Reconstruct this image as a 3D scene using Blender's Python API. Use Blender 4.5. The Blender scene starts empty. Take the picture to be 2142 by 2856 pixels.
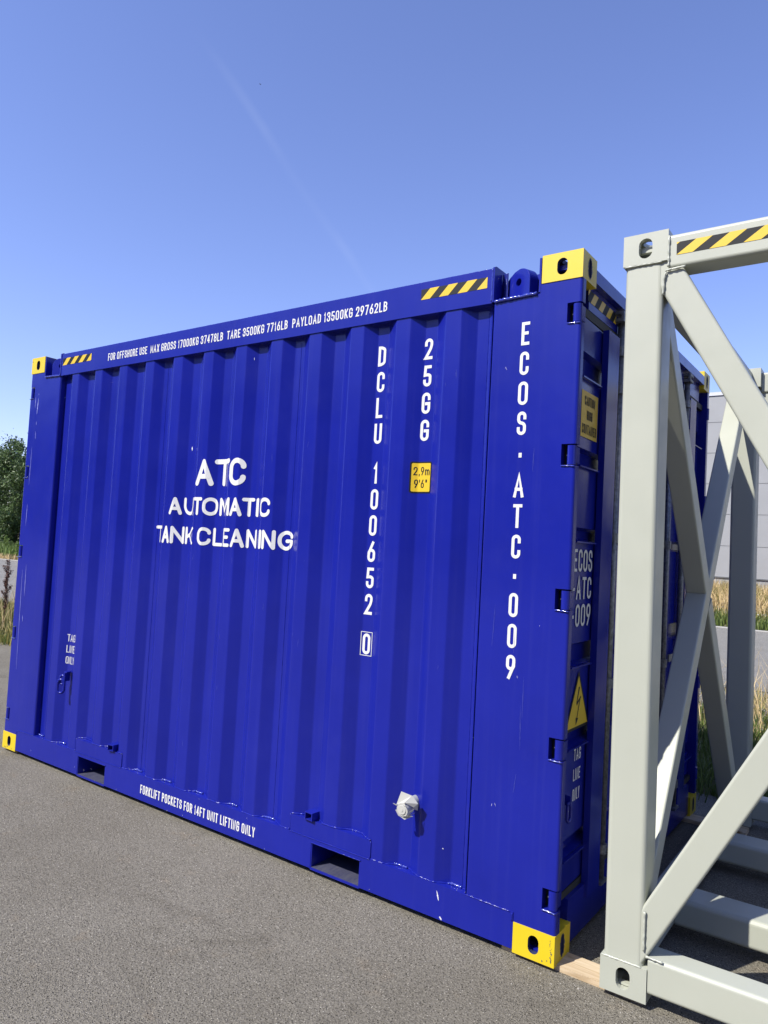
import bpy, bmesh, math, random
from mathutils import Vector, Matrix, Euler
R = math.radians
random.seed(7)
scene = bpy.context.scene
C = scene.collection

# ------------------------------------------------------------------ camera, sky, sun, exposure
cam_d = bpy.data.cameras.new('camera'); cam = bpy.data.objects.new('camera', cam_d); C.objects.link(cam)
CAM = Vector((1.1005, -2.8385, 1.6170)); yaw, pitch, roll = -0.6237, 0.0487, 0.0546
fwd = Vector((math.sin(yaw)*math.cos(pitch), math.cos(yaw)*math.cos(pitch), math.sin(pitch)))
rt = Vector((math.cos(yaw), -math.sin(yaw), 0)); up = rt.cross(fwd)
RR = rt*math.cos(roll) + up*math.sin(roll); UU = -rt*math.sin(roll) + up*math.cos(roll)
m = Matrix((RR, UU, -fwd)).transposed().to_4x4(); m.translation = CAM
cam.matrix_world = m
cam_d.sensor_fit = 'VERTICAL'; cam_d.sensor_height = 36.0; cam_d.lens = 2030.6/2856*36
cam_d.clip_start = 0.05; cam_d.clip_end = 5000
scene.camera = cam

SUN = Vector((-0.445, -1.0, 1.16)).normalized()
el = math.asin(SUN.z); rot = math.atan2(SUN.x, SUN.y)
w = bpy.data.worlds.new('World'); scene.world = w; w.use_nodes = True
nt = w.node_tree; nt.nodes.clear()
wo = nt.nodes.new('ShaderNodeOutputWorld'); bg = nt.nodes.new('ShaderNodeBackground')
sky = nt.nodes.new('ShaderNodeTexSky'); sky.sky_type = 'NISHITA'; sky.sun_disc = False
sky.sun_elevation = el; sky.sun_rotation = rot; sky.air_density = 1.0; sky.dust_density = 0.3; sky.ozone_density = 3.0
sky.altitude = 0
tint = nt.nodes.new('ShaderNodeMix'); tint.data_type = 'RGBA'; tint.blend_type = 'MULTIPLY'; tint.inputs[0].default_value = 1.0
tint.inputs[7].default_value = (1.22, 1.10, 1.42, 1)
nt.links.new(sky.outputs[0], tint.inputs[6])
# thin old contrail: a faint streak of high cloud along a great circle of the sky
def N(t, **k):
    n = nt.nodes.new(t)
    for a, b in k.items(): setattr(n, a, b)
    return n
geo = N('ShaderNodeTexCoord')
d1 = Vector((-1211-1.1, 1018+2.8, 998.4)).normalized(); d2 = Vector((-1695-1.1, 2176+2.8, 998.4)).normalized()
nrm = d1.cross(d2).normalized(); mid = (d1+d2).normalized(); along = nrm.cross(mid).normalized()
def dotn(v):
    n = N('ShaderNodeVectorMath', operation='DOT_PRODUCT'); nt.links.new(geo.outputs['Generated'], n.inputs[0]); n.inputs[1].default_value = v; return n.outputs['Value']
def math_n(op, a, b=None):
    n = N('ShaderNodeMath', operation=op)
    for i, x in enumerate((a, b)):
        if x is None: continue
        if isinstance(x, (int, float)): n.inputs[i].default_value = x
        else: nt.links.new(x, n.inputs[i])
    return n.outputs[0]
noi = N('ShaderNodeTexNoise'); noi.inputs['Scale'].default_value = 9; noi.inputs['Detail'].default_value = 6
nt.links.new(geo.outputs['Generated'], noi.inputs['Vector'])
nv = math_n('SUBTRACT', noi.outputs['Fac'], 0.5)
off = math_n('ABSOLUTE', math_n('ADD', dotn(nrm), math_n('MULTIPLY', nv, 0.010)))
def mapr(v, a, b, c, d):
    n = N('ShaderNodeMapRange'); n.interpolation_type = 'SMOOTHSTEP'
    nt.links.new(v, n.inputs[0])
    for i, x in enumerate((a, b, c, d)): n.inputs[i+1].default_value = x
    return n.outputs[0]
wid = mapr(off, 0.0, 0.009, 1.0, 0.0)
ln = mapr(math_n('ABSOLUTE', dotn(along)), 0.06, 0.24, 1.0, 0.0)
front = math_n('GREATER_THAN', dotn(mid), 0.0)
mask = math_n('MULTIPLY', math_n('MULTIPLY', wid, ln), math_n('MULTIPLY', front, mapr(noi.outputs['Fac'], 0.35, 0.7, 0.015, 0.055)))
cl = N('ShaderNodeMix'); cl.data_type = 'RGBA'; nt.links.new(mask, cl.inputs[0]); nt.links.new(tint.outputs[2], cl.inputs[6]); cl.inputs[7].default_value = (5.0, 5.6, 7.0, 1)
nt.links.new(cl.outputs[2], bg.inputs[0]); bg.inputs[1].default_value = 0.118
nt.links.new(bg.outputs[0], wo.inputs[0])

sl = bpy.data.lights.new('sun', 'SUN'); sl.energy = 5.0; sl.angle = R(0.53); sl.color = (1.0, 0.955, 0.88)
so = bpy.data.objects.new('sun', sl); C.objects.link(so)
so.rotation_euler = (-SUN).to_track_quat('-Z', 'Y').to_euler(); so.location = SUN*30
scene.view_settings.view_transform = 'Standard'; scene.view_settings.look = 'None'
scene.view_settings.exposure = 0.50; scene.view_settings.gamma = 1.0
try: scene.view_settings.use_curve_mapping = False
except Exception: pass
scene.cycles.max_bounces = 8

# ------------------------------------------------------------------ materials
def mat(name, col, rough=0.5, metal=0.0, spec=0.5, coat=0.0):
    mt = bpy.data.materials.new(name); mt.use_nodes = True
    b = mt.node_tree.nodes['Principled BSDF']
    b.inputs['Base Color'].default_value = (*col, 1); b.inputs['Roughness'].default_value = rough
    b.inputs['Metallic'].default_value = metal; b.inputs['Specular IOR Level'].default_value = spec
    b.inputs['Coat Weight'].default_value = coat; b.inputs['Coat Roughness'].default_value = 0.08
    return mt
def tools(mt):
    n = mt.node_tree; b = n.nodes['Principled BSDF']; return n, b
def noise(n, scale, detail=4, rough=0.55, vec=None, dist=0):
    t = n.nodes.new('ShaderNodeTexNoise'); t.inputs['Scale'].default_value = scale; t.inputs['Detail'].default_value = detail
    t.inputs['Roughness'].default_value = rough; t.inputs['Distortion'].default_value = dist
    if vec is not None: n.links.new(vec, t.inputs['Vector'])
    return t.outputs['Fac']
def objco(n, scale=(1, 1, 1)):
    g = n.nodes.new('ShaderNodeNewGeometry'); mp = n.nodes.new('ShaderNodeMapping'); mp.inputs['Scale'].default_value = scale
    n.links.new(g.outputs['Position'], mp.inputs['Vector']); return mp.outputs[0]
def ramp(n, v, stops):
    r = n.nodes.new('ShaderNodeValToRGB'); e = r.color_ramp.elements
    while len(e) < len(stops): e.new(0.5)
    for x, (p, c) in zip(e, stops): x.position = p; x.color = (*c, 1) if len(c) == 3 else c
    n.links.new(v, r.inputs[0]); return r.outputs[0]
def mixc(n, f, a, b, bt='MIX'):
    x = n.nodes.new('ShaderNodeMix'); x.data_type = 'RGBA'; x.blend_type = bt
    for i, v in ((0, f), (6, a), (7, b)):
        if isinstance(v, (int, float)): x.inputs[i].default_value = v
        elif isinstance(v, tuple): x.inputs[i].default_value = (*v, 1)
        else: n.links.new(v, x.inputs[i])
    return x.outputs[2]
def bump(n, b, h, strength, dist):
    x = n.nodes.new('ShaderNodeBump'); x.inputs['Strength'].default_value = strength; x.inputs['Distance'].default_value = dist
    n.links.new(h, x.inputs['Height']); n.links.new(x.outputs[0], b.inputs['Normal']); return x
def paint(name, col, col2, rough=0.32, coat=0.3, wear=None, big=0.0015, spec=0.5):
    mt = mat(name, col, rough, coat=coat, spec=spec); n, b = tools(mt)
    v = objco(n)
    cl = ramp(n, noise(n, 1.7, 5, 0.6, v), [(0.3, (0, 0, 0)), (0.75, (1, 1, 1))])
    streak = ramp(n, noise(n, 1.0, 4, 0.6, objco(n, (34, 34, 0.9))), [(0.52, (0, 0, 0)), (0.80, (1, 1, 1))])
    c = mixc(n, cl, col, col2)
    dust = tuple(min(1, x*0.75+0.16) for x in col2)
    s = n.nodes.new('ShaderNodeMath'); s.operation = 'MULTIPLY'; n.links.new(streak, s.inputs[0]); s.inputs[1].default_value = 0.03
    c = mixc(n, s.outputs[0], c, dust)
    rub = ramp(n, noise(n, 1.0, 6, 0.7, objco(n, (2.2, 2.2, 1.3))), [(0.55, (0, 0, 0)), (0.8, (1, 1, 1))])
    s3 = n.nodes.new('ShaderNodeMath'); s3.operation = 'MULTIPLY'; n.links.new(rub, s3.inputs[0]); s3.inputs[1].default_value = 0.035
    c = mixc(n, s3.outputs[0], c, dust)
    if wear:
        wn = ramp(n, noise(n, 38, 6, 0.7, v), [(0.70, (0, 0, 0)), (0.715, (1, 1, 1))])
        c = mixc(n, wn, c, wear)
    n.links.new(c, b.inputs['Base Color'])
    rr = ramp(n, noise(n, 6, 5, 0.6, v), [(0.3, (rough*0.8,)*3), (0.75, (rough*1.35,)*3)])
    n.links.new(rr, b.inputs['Roughness'])
    h = n.nodes.new('ShaderNodeMath'); h.operation = 'ADD'
    n.links.new(noise(n, 2.2, 2, 0.5, v), h.inputs[0])
    h2 = n.nodes.new('ShaderNodeMath'); h2.operation = 'MULTIPLY'; n.links.new(noise(n, 150, 3, 0.5, v), h2.inputs[0]); h2.inputs[1].default_value = 0.03
    n.links.new(h2.outputs[0], h.inputs[1])
    bump(n, b, h.outputs[0], 1.0, big)
    return mt
BLUE = paint('blue_paint', (0.0072, 0.0125, 0.212), (0.0095, 0.016, 0.258), 0.20, 0.0, spec=0.36, big=0.003)
YEL = paint('yellow_paint', (0.60, 0.45, 0.012), (0.66, 0.50, 0.016), 0.42, 0.1, wear=(0.35, 0.25, 0.03), big=0.0015)
GREY = paint('pale_grey_paint', (0.375, 0.39, 0.322), (0.408, 0.422, 0.348), 0.42, 0.1, big=0.001)
def scuffs():
    n, b = tools(GREY); v = objco(n); src = b.inputs['Base Color'].links[0].from_socket
    a = ramp(n, noise(n, 16, 7, 0.75, objco(n, (1, 1, 0.35)), 1.5), [(0.66, (0, 0, 0)), (0.74, (1, 1, 1))])
    g = ramp(n, noise(n, 2.1, 3, 0.5, v), [(0.50, (0, 0, 0)), (0.62, (1, 1, 1))])
    f = mixc(n, 1.0, a, g, 'MULTIPLY'); q = n.nodes.new('ShaderNodeMath'); q.operation = 'MULTIPLY'; n.links.new(f, q.inputs[0]); q.inputs[1].default_value = 0.22
    n.links.new(mixc(n, q.outputs[0], src, (0.20, 0.20, 0.17)), b.inputs['Base Color'])
scuffs()
WELD = paint('blue_weld_glint', (0.022, 0.034, 0.27), (0.035, 0.05, 0.33), 0.12, 0.6, big=0.006)  # base lightened so the weld glints sit in the colour
GWELD = paint('grey_weld', (0.39, 0.405, 0.34), (0.42, 0.435, 0.36), 0.35, 0.2, big=0.003)
WHITE = mat('white_vinyl', (0.64, 0.64, 0.625), 0.4)
BLACK = mat('black_vinyl', (0.010, 0.011, 0.013), 0.55, spec=0.25)
SYEL = mat('yellow_vinyl', (0.64, 0.44, 0.02), 0.4)
DARK = mat('dark_plate', (0.012, 0.012, 0.016), 0.8)  # near-black plates: painted shade in the hinge notches, also the floor
RUB = mat('black_rubber', (0.015, 0.017, 0.018), 0.6)
PLAST = mat('white_plastic', (0.44, 0.44, 0.40), 0.35)
CHIP = mat('bare_primer', (0.62, 0.62, 0.66), 0.6)
CHIPB = mat('worn_edge_dark_inside', (0.03, 0.04, 0.10), 0.6)
def scuffed():
    mt = mat('scuffed_floor', (0.12, 0.13, 0.2), 0.5); n, b = tools(mt)
    c = ramp(n, noise(n, 1, 6, 0.7, objco(n, (90, 14, 60)), 1.0), [(0.30, (0.022, 0.025, 0.075)), (0.62, (0.075, 0.077, 0.105))])
    n.links.new(c, b.inputs['Base Color']); return mt
SCUFF = scuffed()
def galv():
    mt = mat('galvanised_steel', (0.42, 0.44, 0.46), 0.45, 0.6); n, b = tools(mt)
    c = ramp(n, noise(n, 60, 4, 0.6, objco(n)), [(0.35, (0.13, 0.135, 0.145)), (0.7, (0.27, 0.28, 0.30))])
    n.links.new(c, b.inputs['Base Color']); return mt
GALV = galv()
def asphalt(name, lo, hi, speck, patch, sc=1.0):
    mt = mat(name, lo, 0.95, spec=0.12); n, b = tools(mt); v = objco(n)
    fine = noise(n, 150*sc, 6, 0.85, v)
    c = ramp(n, fine, [(0.38, lo), (0.62, hi)])
    vo = n.nodes.new('ShaderNodeTexVoronoi'); vo.inputs['Scale'].default_value = 140*sc; n.links.new(v, vo.inputs['Vector'])
    g = n.nodes.new('ShaderNodeSeparateColor'); n.links.new(vo.outputs['Color'], g.inputs[0])
    st = ramp(n, g.outputs[0], [(0.80, (0, 0, 0)), (0.97, (1, 1, 1))])
    near = ramp(n, vo.outputs['Distance'], [(0.25, (1, 1, 1)), (0.42, (0, 0, 0))])
    stone = mixc(n, 1.0, st, near, 'MULTIPLY')
    c = mixc(n, stone, c, speck)
    dk = ramp(n, g.outputs[1], [(0.75, (0, 0, 0)), (0.9, (1, 1, 1))])
    c = mixc(n, mixc(n, 1.0, dk, near, 'MULTIPLY'), c, tuple(x*0.35 for x in lo))
    pt = ramp(n, noise(n, 0.9, 5, 0.6, v), [(0.38, (0, 0, 0)), (0.68, (1, 1, 1))])
    c = mixc(n, pt, c, mixc(n, 1.0, c, patch, 'MULTIPLY'))
    pt2 = ramp(n, noise(n, 5.5, 6, 0.65, v), [(0.60, (0, 0, 0)), (0.78, (1, 1, 1))])
    s = n.nodes.new('ShaderNodeMath'); s.operation = 'MULTIPLY'; n.links.new(pt2, s.inputs[0]); s.inputs[1].default_value = 0.55
    c = mixc(n, s.outputs[0], c, mixc(n, 1.0, c, (1.16, 1.0, 0.84), 'MULTIPLY'))
    st2 = ramp(n, noise(n, 2.3, 4, 0.6, objco(n, (1, 1.6, 1)), 0.8), [(0.60, (1, 1, 1)), (0.72, (0.80, 0.79, 0.78))])
    c = mixc(n, 1.0, c, st2, 'MULTIPLY')
    n.links.new(c, b.inputs['Base Color'])
    co = noise(n, 55*sc, 4, 0.7, v)
    c3 = ramp(n, co, [(0.35, (0.88, 0.88, 0.88)), (0.65, (1.08, 1.08, 1.08))]); c = mixc(n, 1.0, c, c3, 'MULTIPLY'); n.links.new(c, b.inputs['Base Color'])
    h0 = n.nodes.new('ShaderNodeMath'); h0.operation = 'MULTIPLY_ADD'; n.links.new(co, h0.inputs[0]); h0.inputs[1].default_value = 1.6; n.links.new(fine, h0.inputs[2])
    hh = n.nodes.new('ShaderNodeMath'); hh.operation = 'ADD'; n.links.new(h0.outputs[0], hh.inputs[0]); n.links.new(near, hh.inputs[1])
    bump(n, b, hh.outputs[0], 1.0, 0.004/sc)
    return mt
ASPH = asphalt('yard_asphalt', (0.098, 0.090, 0.071), (0.330, 0.305, 0.245), (0.62, 0.58, 0.48), (0.80, 0.79, 0.77))
ROAD = asphalt('road_asphalt', (0.20, 0.195, 0.175), (0.33, 0.32, 0.29), (0.45, 0.44, 0.40), (0.9, 0.9, 0.9), 0.5)
def soil():
    mt = mat('field_soil', (0.1, 0.09, 0.05), 0.95); n, b = tools(mt); v = objco(n)
    c = ramp(n, noise(n, 3, 8, 0.7, v), [(0.35, (0.055, 0.075, 0.018)), (0.55, (0.14, 0.12, 0.05)), (0.75, (0.26, 0.21, 0.11))])
    n.links.new(c, b.inputs['Base Color']); bump(n, b, noise(n, 30, 6, 0.7, v), 0.8, 0.03); return mt
SOIL = soil()
def gravel():
    mt = mat('verge_gravel', (0.3, 0.29, 0.27), 0.9); n, b = tools(mt); v = objco(n)
    vo = n.nodes.new('ShaderNodeTexVoronoi'); vo.inputs['Scale'].default_value = 28; n.links.new(v, vo.inputs['Vector'])
    c = ramp(n, vo.outputs['Distance'], [(0.15, (0.42, 0.40, 0.37)), (0.5, (0.10, 0.10, 0.085))])
    n.links.new(c, b.inputs['Base Color']); bump(n, b, vo.outputs['Distance'], -1.0, 0.02); return mt
GRAV = gravel()
def wood():
    mt = mat('raw_timber', (0.6, 0.45, 0.28), 0.7); n, b = tools(mt)
    v = objco(n, (3.0, 34, 34))
    g = noise(n, 1.3, 5, 0.6, v, 1.6)
    c = ramp(n, g, [(0.30, (0.34, 0.24, 0.13)), (0.48, (0.50, 0.39, 0.25)), (0.7, (0.57, 0.47, 0.33))])
    vo = n.nodes.new('ShaderNodeTexVoronoi'); vo.inputs['Scale'].default_value = 9; n.links.new(objco(n, (0.8, 1, 1)), vo.inputs['Vector'])
    k = ramp(n, vo.outputs['Distance'], [(0.05, (1, 1, 1)), (0.20, (0, 0, 0))])
    c = mixc(n, k, c, (0.27, 0.17, 0.08))
    n.links.new(c, b.inputs['Base Color']); bump(n, b, g, 0.5, 0.002); return mt
WOOD = wood()
def leaf(name, a, b_, tr=0.25):
    mt = mat(name, a, 0.55); n, b = tools(mt)
    oi = n.nodes.new('ShaderNodeNewGeometry')
    c = ramp(n, oi.outputs['Random Per Island'], [(0.0, a), (0.6, b_), (1.0, tuple(min(1, x*1.5) for x in b_))])
    n.links.new(c, b.inputs['Base Color'])
    if tr:
        t = n.nodes.new('ShaderNodeBsdfTranslucent'); n.links.new(c, t.inputs[0]); mx = n.nodes.new('ShaderNodeMixShader'); mx.inputs[0].default_value = tr
        n.links.new(b.outputs[0], mx.inputs[1]); n.links.new(t.outputs[0], mx.inputs[2]); n.links.new(mx.outputs[0], n.nodes['Material Output'].inputs[0])
    return mt
LEAF = leaf('tree_leaves', (0.032, 0.058, 0.016), (0.085, 0.135, 0.038), 0.2)
HERB = leaf('herb_leaves', (0.08, 0.14, 0.03), (0.17, 0.24, 0.06))
GREEN = leaf('green_grass', (0.05, 0.09, 0.018), (0.12, 0.16, 0.035))
OLIVE = leaf('olive_grass', (0.12, 0.13, 0.03), (0.26, 0.23, 0.07))
DRY = leaf('dry_grass', (0.34, 0.25, 0.11), (0.56, 0.43, 0.22))
BARK = mat('bark', (0.10, 0.085, 0.07), 0.9)
DOCK = leaf('dock_seed', (0.05, 0.022, 0.015), (0.11, 0.045, 0.03), 0)
PETAL = mat('white_petals', (0.75, 0.75, 0.7), 0.6)
def panelmat():
    mt = mat('wall_cladding', (0.42, 0.43, 0.44), 0.45); n, b = tools(mt)
    c = ramp(n, noise(n, 1.2, 4, 0.6, objco(n)), [(0.3, (0.275, 0.28, 0.28)), (0.7, (0.30, 0.305, 0.305))])
    n.links.new(c, b.inputs['Base Color']); return mt
CLAD = panelmat()
CLAD2 = mat('joint_dark_grey', (0.16, 0.165, 0.17), 0.7)  # darker grey of panel joints, backing and flashing
BIRD = mat('bird_feathers', (0.03, 0.03, 0.035), 0.8)

# ------------------------------------------------------------------ mesh helpers
def obj(name, bm, mt, parent=None, smooth=False):
    me = bpy.data.meshes.new(name); bm.to_mesh(me); bm.free(); me.materials.append(mt)
    if smooth: me.polygons.foreach_set('use_smooth', [True]*len(me.polygons))
    o = bpy.data.objects.new(name, me); C.objects.link(o)
    if parent: o.parent = parent
    return o
def pyobj(name, vs, fs, mt, parent=None, smooth=False):
    me = bpy.data.meshes.new(name); me.from_pydata(vs, [], fs); me.materials.append(mt)
    if smooth: me.polygons.foreach_set('use_smooth', [True]*len(me.polygons))
    me.update()
    o = bpy.data.objects.new(name, me); C.objects.link(o)
    if parent: o.parent = parent
    return o
def thing(name, label, cat, loc=(0, 0, 0), group=None):
    o = bpy.data.objects.new(name, None); C.objects.link(o); o.location = loc
    o['label'] = label; o['category'] = cat
    if group: o['group'] = group
    return o
def tag(o, label, cat, group=None):
    o['label'] = label; o['category'] = cat
    if group: o['group'] = group
    return o
def kind(o, k): o['kind'] = k; return o
def box(bm, x0, x1, y0, y1, z0, z1, mtx=None):
    vs = [bm.verts.new((x, y, z)) for x in (x0, x1) for y in (y0, y1) for z in (z0, z1)]
    for f in ((0, 1, 3, 2), (4, 6, 7, 5), (0, 4, 5, 1), (2, 3, 7, 6), (0, 2, 6, 4), (1, 5, 7, 3)):
        bm.faces.new([vs[i] for i in f])
    if mtx: bmesh.ops.transform(bm, matrix=mtx, verts=vs)
    return vs
def bevel_all(bm, w, seg=2, angle=30):
    es = [e for e in bm.edges if len(e.link_faces) == 2 and e.calc_face_angle(0) > R(angle)]
    bmesh.ops.bevel(bm, geom=es, offset=w, segments=seg, profile=0.5, affect='EDGES', clamp_overlap=True)
def rbox(name, dims, mt, parent, w=0.004, seg=2):
    bm = bmesh.new()
    for d in (dims if isinstance(dims[0], (tuple, list)) else [dims]): box(bm, *d)
    bevel_all(bm, w, seg)
    return obj(name, bm, mt, parent)
def prof_pts(w, h, r, seg=5):
    pts = []
    for cx, cy, a0 in ((w/2-r, h/2-r, 0), (-w/2+r, h/2-r, 90), (-w/2+r, -h/2+r, 180), (w/2-r, -h/2+r, 270)):
        for i in range(seg+1):
            a = R(a0+90*i/seg); pts.append((cx+r*math.cos(a), cy+r*math.sin(a)))
    return pts
def beam(bm, a, b, w, h, side, r=0.012):
    """rounded box section from a to b; w is measured along 'side'"""
    a = Vector(a); b = Vector(b); d = (b-a).normalized(); s = Vector(side); s = (s-d*s.dot(d)).normalized(); u = d.cross(s)
    pts = prof_pts(w, h, r)
    A = [bm.verts.new(a+s*x+u*y) for x, y in pts]; B = [bm.verts.new(b+s*x+u*y) for x, y in pts]
    n = len(pts)
    for i in range(n): bm.faces.new((A[i], A[(i+1) % n], B[(i+1) % n], B[i]))
    bm.faces.new(A[::-1]); bm.faces.new(B)
def tube(bm, pts, r, seg=8, closed=False, jitter=0, cap=True):
    pts = [Vector(p) for p in pts]; n = len(pts); rings = []
    for i, p in enumerate(pts):
        if closed: d = pts[(i+1) % n]-pts[i-1]
        else: d = pts[min(i+1, n-1)]-pts[max(i-1, 0)]
        d.normalize(); t = Vector((0, 0, 1)) if abs(d.z) < 0.9 else Vector((1, 0, 0))
        u = d.cross(t).normalized(); v = d.cross(u)
        rr = (r[i] if isinstance(r, (list, tuple)) else r)*(1+random.uniform(-jitter, jitter))
        rings.append([bm.verts.new(p+(u*math.cos(2*math.pi*k/seg)+v*math.sin(2*math.pi*k/seg))*rr) for k in range(seg)])
    for i in range(n if closed else n-1):
        A, B = rings[i], rings[(i+1) % n]
        for k in range(seg): bm.faces.new((A[k], A[(k+1) % seg], B[(k+1) % seg], B[k]))
    if not closed and cap: bm.faces.new(rings[0][::-1]); bm.faces.new(rings[-1])
def weld(name, pts, r, mt, parent, step=0.007):
    P = []
    for a, b in zip(pts[:-1], pts[1:]):
        a = Vector(a); b = Vector(b); k = max(1, int((b-a).length/step))
        for i in range(k): P.append(a.lerp(b, i/k)+Vector([random.uniform(-1, 1)*r*0.18 for _ in range(3)]))
    P.append(Vector(pts[-1]))
    bm = bmesh.new(); tube(bm, P, r, 6, jitter=0.28)
    return obj(name, bm, mt, parent, smooth=True)
def boolean(o, cutters, op='DIFFERENCE'):
    for c in cutters:
        md = o.modifiers.new('b', 'BOOLEAN'); md.operation = op; md.solver = 'EXACT'; md.object = c
    dg = bpy.context.evaluated_depsgraph_get(); dg.update()
    me = bpy.data.meshes.new_from_object(o.evaluated_get(dg))
    o.modifiers.clear(); old = o.data; o.data = me
    for c in cutters: bpy.data.objects.remove(c)
    return o

# ------------------------------------------------------------------ lettering: a single stroke alphabet
# every glyph: list of strokes; stroke = list of (x, y[, 'r'=rounded corner]); box is 1 wide, 1 high
r_ = 'r'
G = {
 'A': [[(0, 0), (.5, 1), (1, 0)], [(.17, .32), (.83, .32)]],
 'B': [[(0, 0), (0, 1)], [(0, 1), (.95, 1, r_), (.95, .53, r_), (0, .53)], [(0, .53), (1, .53, r_), (1, 0, r_), (0, 0)]],
 'C': [[(1, .74), (1, 1, r_), (0, 1, r_), (0, 0, r_), (1, 0, r_), (1, .26)]],
 'D': [[(0, 0), (0, 1)], [(0, 1), (1, 1, r_), (1, 0, r_), (0, 0)]],
 'E': [[(1, 1), (0, 1), (0, 0), (1, 0)], [(0, .52), (.8, .52)]],
 'F': [[(1, 1), (0, 1), (0, 0)], [(0, .5), (.82, .5)]],
 'G': [[(1, .74), (1, 1, r_), (0, 1, r_), (0, 0, r_), (1, 0, r_), (1, .47), (.55, .47)]],
 'H': [[(0, 0), (0, 1)], [(1, 0), (1, 1)], [(0, .5), (1, .5)]],
 'I': [[(.5, 0), (.5, 1)]],
 'K': [[(0, 0), (0, 1)], [(1, 1), (0, .36)], [(.28, .54), (1, 0)]],
 'L': [[(0, 1), (0, 0), (1, 0)]],
 'M': [[(0, 0), (0, 1), (.5, .22), (1, 1), (1, 0)]],
 'N': [[(0, 0), (0, 1), (1, 0), (1, 1)]],
 'O': [[(.5, 1), (0, 1, r_), (0, 0, r_), (1, 0, r_), (1, 1, r_), (.5, 1)]],
 'P': [[(0, 0), (0, 1)], [(0, 1), (1, 1, r_), (1, .45, r_), (0, .45)]],
 'R': [[(0, 0), (0, 1)], [(0, 1), (1, 1, r_), (1, .48, r_), (0, .48)], [(.55, .48), (1, 0)]],
 'S': [[(1, .76), (1, 1, r_), (0, 1, r_), (0, .53, r_), (1, .49, r_), (1, 0, r_), (0, 0, r_), (0, .24)]],
 'T': [[(0, 1), (1, 1)], [(.5, 1), (.5, 0)]],
 'U': [[(0, 1), (0, 0, r_), (1, 0, r_), (1, 1)]],
 'X': [[(0, 0), (1, 1)], [(0, 1), (1, 0)]],
 'Y': [[(0, 1), (.5, .45), (1, 1)], [(.5, .45), (.5, 0)]],
 '0': [[(.5, 1), (0, 1, r_), (0, 0, r_), (1, 0, r_), (1, 1, r_), (.5, 1)]],
 '1': [[(.12, .82), (.62, 1), (.62, 0)]],
 '2': [[(0, .74), (0, 1, r_), (1, 1, r_), (1, .6, r_), (0, 0), (1, 0)]],
 '3': [[(0, .76), (0, 1, r_), (1, 1, r_), (1, .53, r_), (.42, .53)], [(.42, .53), (1, .53, r_), (1, 0, r_), (0, 0, r_), (0, .24)]],
 '4': [[(.72, 0), (.72, 1)], [(.72, 1), (0, .27), (1, .27)]],
 '5': [[(.95, 1), (.1, 1), (.04, .55), (1, .62, r_), (1, 0, r_), (0, 0, r_), (0, .22)]],
 '6': [[(.5, .58), (0, .58, r_), (0, 0, r_), (1, 0, r_), (1, .58, r_), (.5, .58)], [(.72, 1), (.06, .46), (0, .30)]],
 '7': [[(0, 1), (1, 1), (.35, 0)]],
 '8': [[(.5, 1), (.06, 1, r_), (.06, .54, r_), (.94, .54, r_), (.94, 1, r_), (.5, 1)], [(.5, .54), (0, .54, r_), (0, 0, r_), (1, 0, r_), (1, .54, r_), (.5, .54)]],
 '9': [[(.5, .42), (1, .42, r_), (1, 1, r_), (0, 1, r_), (0, .42, r_), (.5, .42)], [(.28, 0), (.94, .54), (1, .70)]],
 '-': [[(.1, .45), (.75, .45)]],
 ',': [[(.62, .06), (.35, -.14)]],
 "'": [[(.5, 1), (.5, .74)]],
 '"': [[(.3, 1), (.3, .74)], [(.75, 1), (.75, .74)]],
 'm': [[(0, 0), (0, .66)], [(0, .5), (0, .66, r_), (.5, .66, r_), (.5, 0)], [(.5, .5), (.5, .66, r_), (1, .66, r_), (1, 0)]],
}
NARROW = {'A': 1.14, 'I': 0.05, '1': 0.62, "'": 0.3, ',': 0.4, '-': 0.6, 'F': .88, 'E': .9, 'L': .88, 'm': 1.5, 'M': 1.2, 'O': 1.08, 'G': 1.05, '"': .8}
def path(stroke, W, H, t):
    P = [(Vector((t/2+p[0]*(W-t), t/2+p[1]*(H-t))), len(p) > 2) for p in stroke]
    out = []
    for i, (p, rd) in enumerate(P):
        if rd and 0 < i < len(P)-1:
            a = P[i-1][0]-p; b = P[i+1][0]-p
            ca = min(a.length*(0.5 if P[i-1][1] else 1.0), max(W-t, 1e-6)*0.5 if abs(a.y) > abs(a.x) else 1e9)
            cb = min(b.length*(0.5 if P[i+1][1] else 1.0), max(W-t, 1e-6)*0.5 if abs(b.y) > abs(b.x) else 1e9)
            a = a.normalized()*ca; b = b.normalized()*cb
            for k in range(8):
                th = math.pi/2*k/7; out.append(p+a*(1-math.sin(th))+b*(1-math.cos(th)))
        else: out.append(p)
    q = [out[0]]
    for p in out[1:]:
        if (p-q[-1]).length > 1e-6: q.append(p)
    return q
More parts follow.
